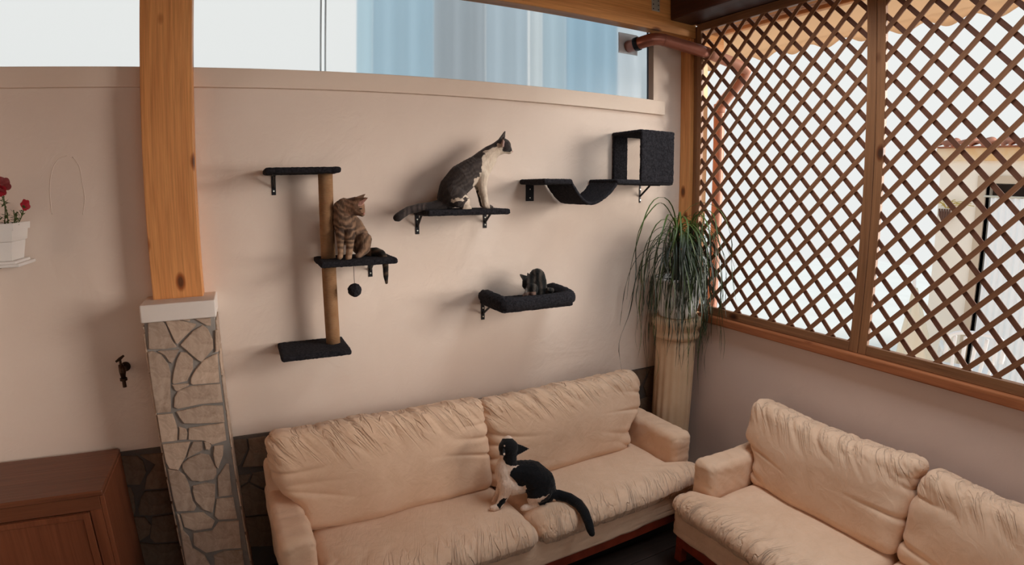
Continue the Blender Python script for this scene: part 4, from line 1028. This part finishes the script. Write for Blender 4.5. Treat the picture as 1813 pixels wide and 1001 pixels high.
# neighbouring house
HX = 4.0
house = thing('neighbour_house', 'cream rendered house with clay roof tiles and a curtained doorway beyond the lattice', 'building', (HX, -2, 0))
cr = simple('pale_cream_render', (0.95, 0.87, 0.76), 0.9, nscale=1.5, namt=0.06)
hy = hit(1665, 300, 0, HX).y; hz = hit(1720, 262, 0, HX).z; dl = hit(1741, 400, 0, HX).y; dt = hit(1760, 325, 0, HX).z
bm = bmesh.new(); box(bm, HX, HX+0.25, dl, hy, -0.02, hz); box(bm, HX, HX+0.25, -6, dl, dt, hz); box(bm, HX+0.25, HX+3, hy-0.2, hy, -0.02, hz); rel(obj('wall', bm, cr), house)
rel(boxo('cornice', HX-0.05, HX+0.3, -6, hy+0.04, hz-0.14, hz, simple('ochre_cornice', (0.80, 0.52, 0.25), 0.9, nscale=4, var=(0.86, 0.70, 0.50)), bev=0.01), house)
tile = simple('terracotta_tile', (0.50, 0.20, 0.12), 0.8, nscale=8, namt=0.4)
for k in range(16):
    y = hy-0.02-k*0.20
    bm = bmesh.new(); n = 8
    for (x0, z0, x1, z1) in ((HX-0.12, hz+0.00, HX+0.35, hz+0.10),):
        a_ = [[bm.verts.new((x, y+r_*0.075*math.cos(PI*j/n), z_+r_*0.06*math.sin(PI*j/n))) for j in range(n+1)] for x, z_, r_ in ((x0, z0, 1), (x1, z1, 0.85))]
        b2 = [[bm.verts.new((x, y+r_*0.060*math.cos(PI*j/n), z_+r_*0.045*math.sin(PI*j/n))) for j in range(n+1)] for x, z_, r_ in ((x0, z0, 1), (x1, z1, 0.85))]
        for j in range(n): bm.faces.new((a_[0][j], a_[0][j+1], a_[1][j+1], a_[1][j])); bm.faces.new((b2[0][j+1], b2[0][j], b2[1][j], b2[1][j+1])); bm.faces.new((a_[0][j+1], a_[0][j], b2[0][j], b2[0][j+1]))
    rel(obj('roof_tile', bm, tile, smooth=True), house)
rel(boxo('roof_deck', HX-0.10, HX+0.4, -6, hy+0.02, hz, hz+0.012, tile), house)
dw = simple('tan_door_surround', (0.62, 0.50, 0.38), 0.7)
rel(boxo('door_jamb', HX-0.03, HX+0.1, dl-0.0, dl+0.09, -0.02, dt+0.08, dw), house)
rel(boxo('door_lintel', HX-0.03, HX+0.1, dl-1.3, dl, dt, dt+0.08, dw), house)
rel(boxo('doorway_shade', HX+0.20, HX+0.24, dl-1.3, dl, -0.02, dt, simple('dark_interior', (0.07, 0.055, 0.05), 0.9)), house)
# curtain strips
cur = thing('door_curtain', 'white gathered curtain hanging in the neighbour\'s doorway', 'curtain', (HX+0.05, dl-0.6, 0))
bm = bmesh.new(); r0 = []; r1 = []; ct = hit(1760, 350, 0, HX).z
for k in range(200):
    y = dl-0.07-k*0.0058; x = HX-0.06+0.012*math.sin(k*0.55)+0.008*math.sin(k*0.21)
    r0.append(bm.verts.new((x, y, 0.03))); r1.append(bm.verts.new((x, y, ct)))
for k in range(199): bm.faces.new((r0[k], r0[k+1], r1[k+1], r1[k]))
rel(obj('cloth', bm, simple('white_curtain', (0.93, 0.96, 0.98), 0.9), smooth=True), cur)
bm = bmesh.new(); tube(bm, [(HX-0.06, dl, ct+0.01), (HX-0.06, dl-1.25, ct+0.01)], 0.012, 8); rel(obj('curtain_rod', bm, MAT['galv']), cur)
# wall lantern / ornament
p = hit(1672, 378, 0, HX-0.08)
t = thing('wall_ornament', 'small brown hanging ornament under dry yellow twigs on the neighbour\'s wall', 'ornament', p)
om = simple('brown_ornament', (0.13, 0.065, 0.045), 0.7)
for k in range(5):
    bm = bmesh.new(); a = k-2; tube(bm, [(0, a*0.03, 0.05), (0, a*0.026, -0.02), (0, a*0.012, -0.09-0.03*(2-abs(a))/2)], [0.012, 0.016, 0.004], 8); obj('pendant', bm, om, t)
tw = simple('dry_twig', (0.55, 0.42, 0.12), 0.9)
for k in range(16):
    bm = bmesh.new(); a = rnd.uniform(-1, 1); q0_ = Vector((0.02, -0.02+0.02*a, 0.06)); q1_ = q0_+Vector((rnd.uniform(-0.04, 0.0), a*0.22-0.06, rnd.uniform(0.02, 0.12)))
    tube(bm, smoothpath([q0_, (q0_+q1_)/2+Vector((0, 0, 0.03)), q1_], 4), 0.004, 5); obj('twig', bm, tw, t)
# white plastic garden chair
p = hit(1712, 660, 2, 0.0); 
wpl = simple('white_resin', (0.90, 0.90, 0.90), 0.4)
def resin_chair(loc, rz, label):
    t = thing('garden_chair', label, 'chair', loc, rz=rz)
    boxo('seat', -0.24, 0.24, -0.24, 0.22, 0.41, 0.435, wpl, t, bev=0.012)
    for i in range(5):
        x = -0.18+i*0.09
        bm = bmesh.new(); tube(bm, smoothpath([(x*0.9, 0.21, 0.43), (x, 0.26, 0.62), (x*1.05, 0.31, 0.84)], 4), 0.018, 8); obj('back_slat', bm, wpl, t, smooth=True)
    bm = bmesh.new(); tube(bm, smoothpath([(-0.25, 0.27, 0.62), (-0.23, 0.31, 0.84), (0, 0.33, 0.89), (0.23, 0.31, 0.84), (0.25, 0.27, 0.62)], 6), 0.022, 8); obj('back_frame', bm, wpl, t, smooth=True)
    for sx_ in (-1, 1):
        bm = bmesh.new(); tube(bm, smoothpath([(sx_*0.26, 0.27, 0.66), (sx_*0.28, 0.0, 0.66), (sx_*0.27, -0.22, 0.64), (sx_*0.27, -0.27, 0.45)], 5), 0.022, 8); obj('armrest', bm, wpl, t, smooth=True)
        for sy in (-1, 1):
            bm = bmesh.new(); tube(bm, [(sx_*0.22, sy*0.21, 0.42), (sx_*0.26, sy*0.27, -0.02)], [0.026, 0.018], 8); obj('leg', bm, wpl, t, smooth=True)
    return t
ch = hit(1722, 610, 2, 0.40)
resin_chair((3.25, hit(1722, 600, 0, 3.25).y, 0.0), 2.0, 'white plastic garden armchair on the terrace beyond the lattice')
# beige cover / folded parasol
q = hit(1625, 620, 2, 0.3)
t = thing('closed_parasol', 'folded cream parasol leaning on the terrace behind the lattice', 'parasol', (3.0, hit(1632, 600, 0, 3.0).y, 0))
bm = bmesh.new(); rings = []
for k in range(12):
    s_ = k/11; z_ = 0.05+1.15*s_; r_ = (0.05+0.15*math.sin(PI*min(1, (1-s_)*0.8)))*(1-s_*0.55)
    rings.append([bm.verts.new((0.10*s_+r_*(1+0.18*math.cos(6*2*PI*j/36))*math.cos(2*PI*j/36), 0.18*s_+r_*(1+0.18*math.cos(6*2*PI*j/36))*math.sin(2*PI*j/36), z_)) for j in range(36)])
for a, b in zip(rings, rings[1:]):
    for j in range(36): bm.faces.new((a[j], a[(j+1) % 36], b[(j+1) % 36], b[j]))
bm.faces.new(rings[0][::-1]); bm.faces.new(rings[-1])
obj('canopy', bm, simple('cream_parasol_cloth', (0.82, 0.74, 0.58), 0.9), t, smooth=True)
bm = bmesh.new(); tube(bm, [(0, 0, -0.02), (0.115, 0.21, 1.32)], 0.02, 8); obj('pole', bm, wpl, t)
# cloth behind the clerestory pane
t = thing('hanging_sheets', 'blurred pale blue and grey sheets hanging behind the clerestory pane', 'sheet', (-1.2, 0.6, 2.4))
xs = [hit(px_, 60, 1, 0.35).x for px_ in (630, 660, 770, 860, 935, 960, 1000, 1090, 1185)]
cs = [(0.66, 0.84, 0.92), (0.55, 0.72, 0.82), (0.52, 0.56, 0.59), (0.62, 0.71, 0.77), (0.84, 0.89, 0.90), (0.62, 0.75, 0.82), (0.48, 0.66, 0.78), (0.74, 0.80, 0.84)]
for k, c in enumerate(cs):
    m = simple('sheet_cloth', c, 0.9)
    trn = m.node_tree.nodes.new('ShaderNodeBsdfTranslucent'); trn.inputs[0].default_value = (*c, 1); mxx = m.node_tree.nodes.new('ShaderNodeMixShader'); mxx.inputs[0].default_value = 0.85
    m.node_tree.links.new(m.node_tree.nodes['Principled BSDF'].outputs[0], mxx.inputs[1]); m.node_tree.links.new(trn.outputs[0], mxx.inputs[2]); m.node_tree.links.new(mxx.outputs[0], m.node_tree.nodes['Material Output'].inputs[0])
    bm = bmesh.new(); a_ = []; b_2 = []
    n = 24
    for j in range(n+1):
        x = xs[k]+(xs[k+1]-xs[k])*j/n; y = 0.35+0.02*math.sin(x*40+k)+0.012*(k % 2)
        a_.append(bm.verts.new((x, y, 2.3))); b_2.append(bm.verts.new((x, y, 4.2)))
    for j in range(n): bm.faces.new((a_[j], a_[j+1], b_2[j+1], b_2[j]))
    rel(obj('sheet', bm, m, smooth=True), t)
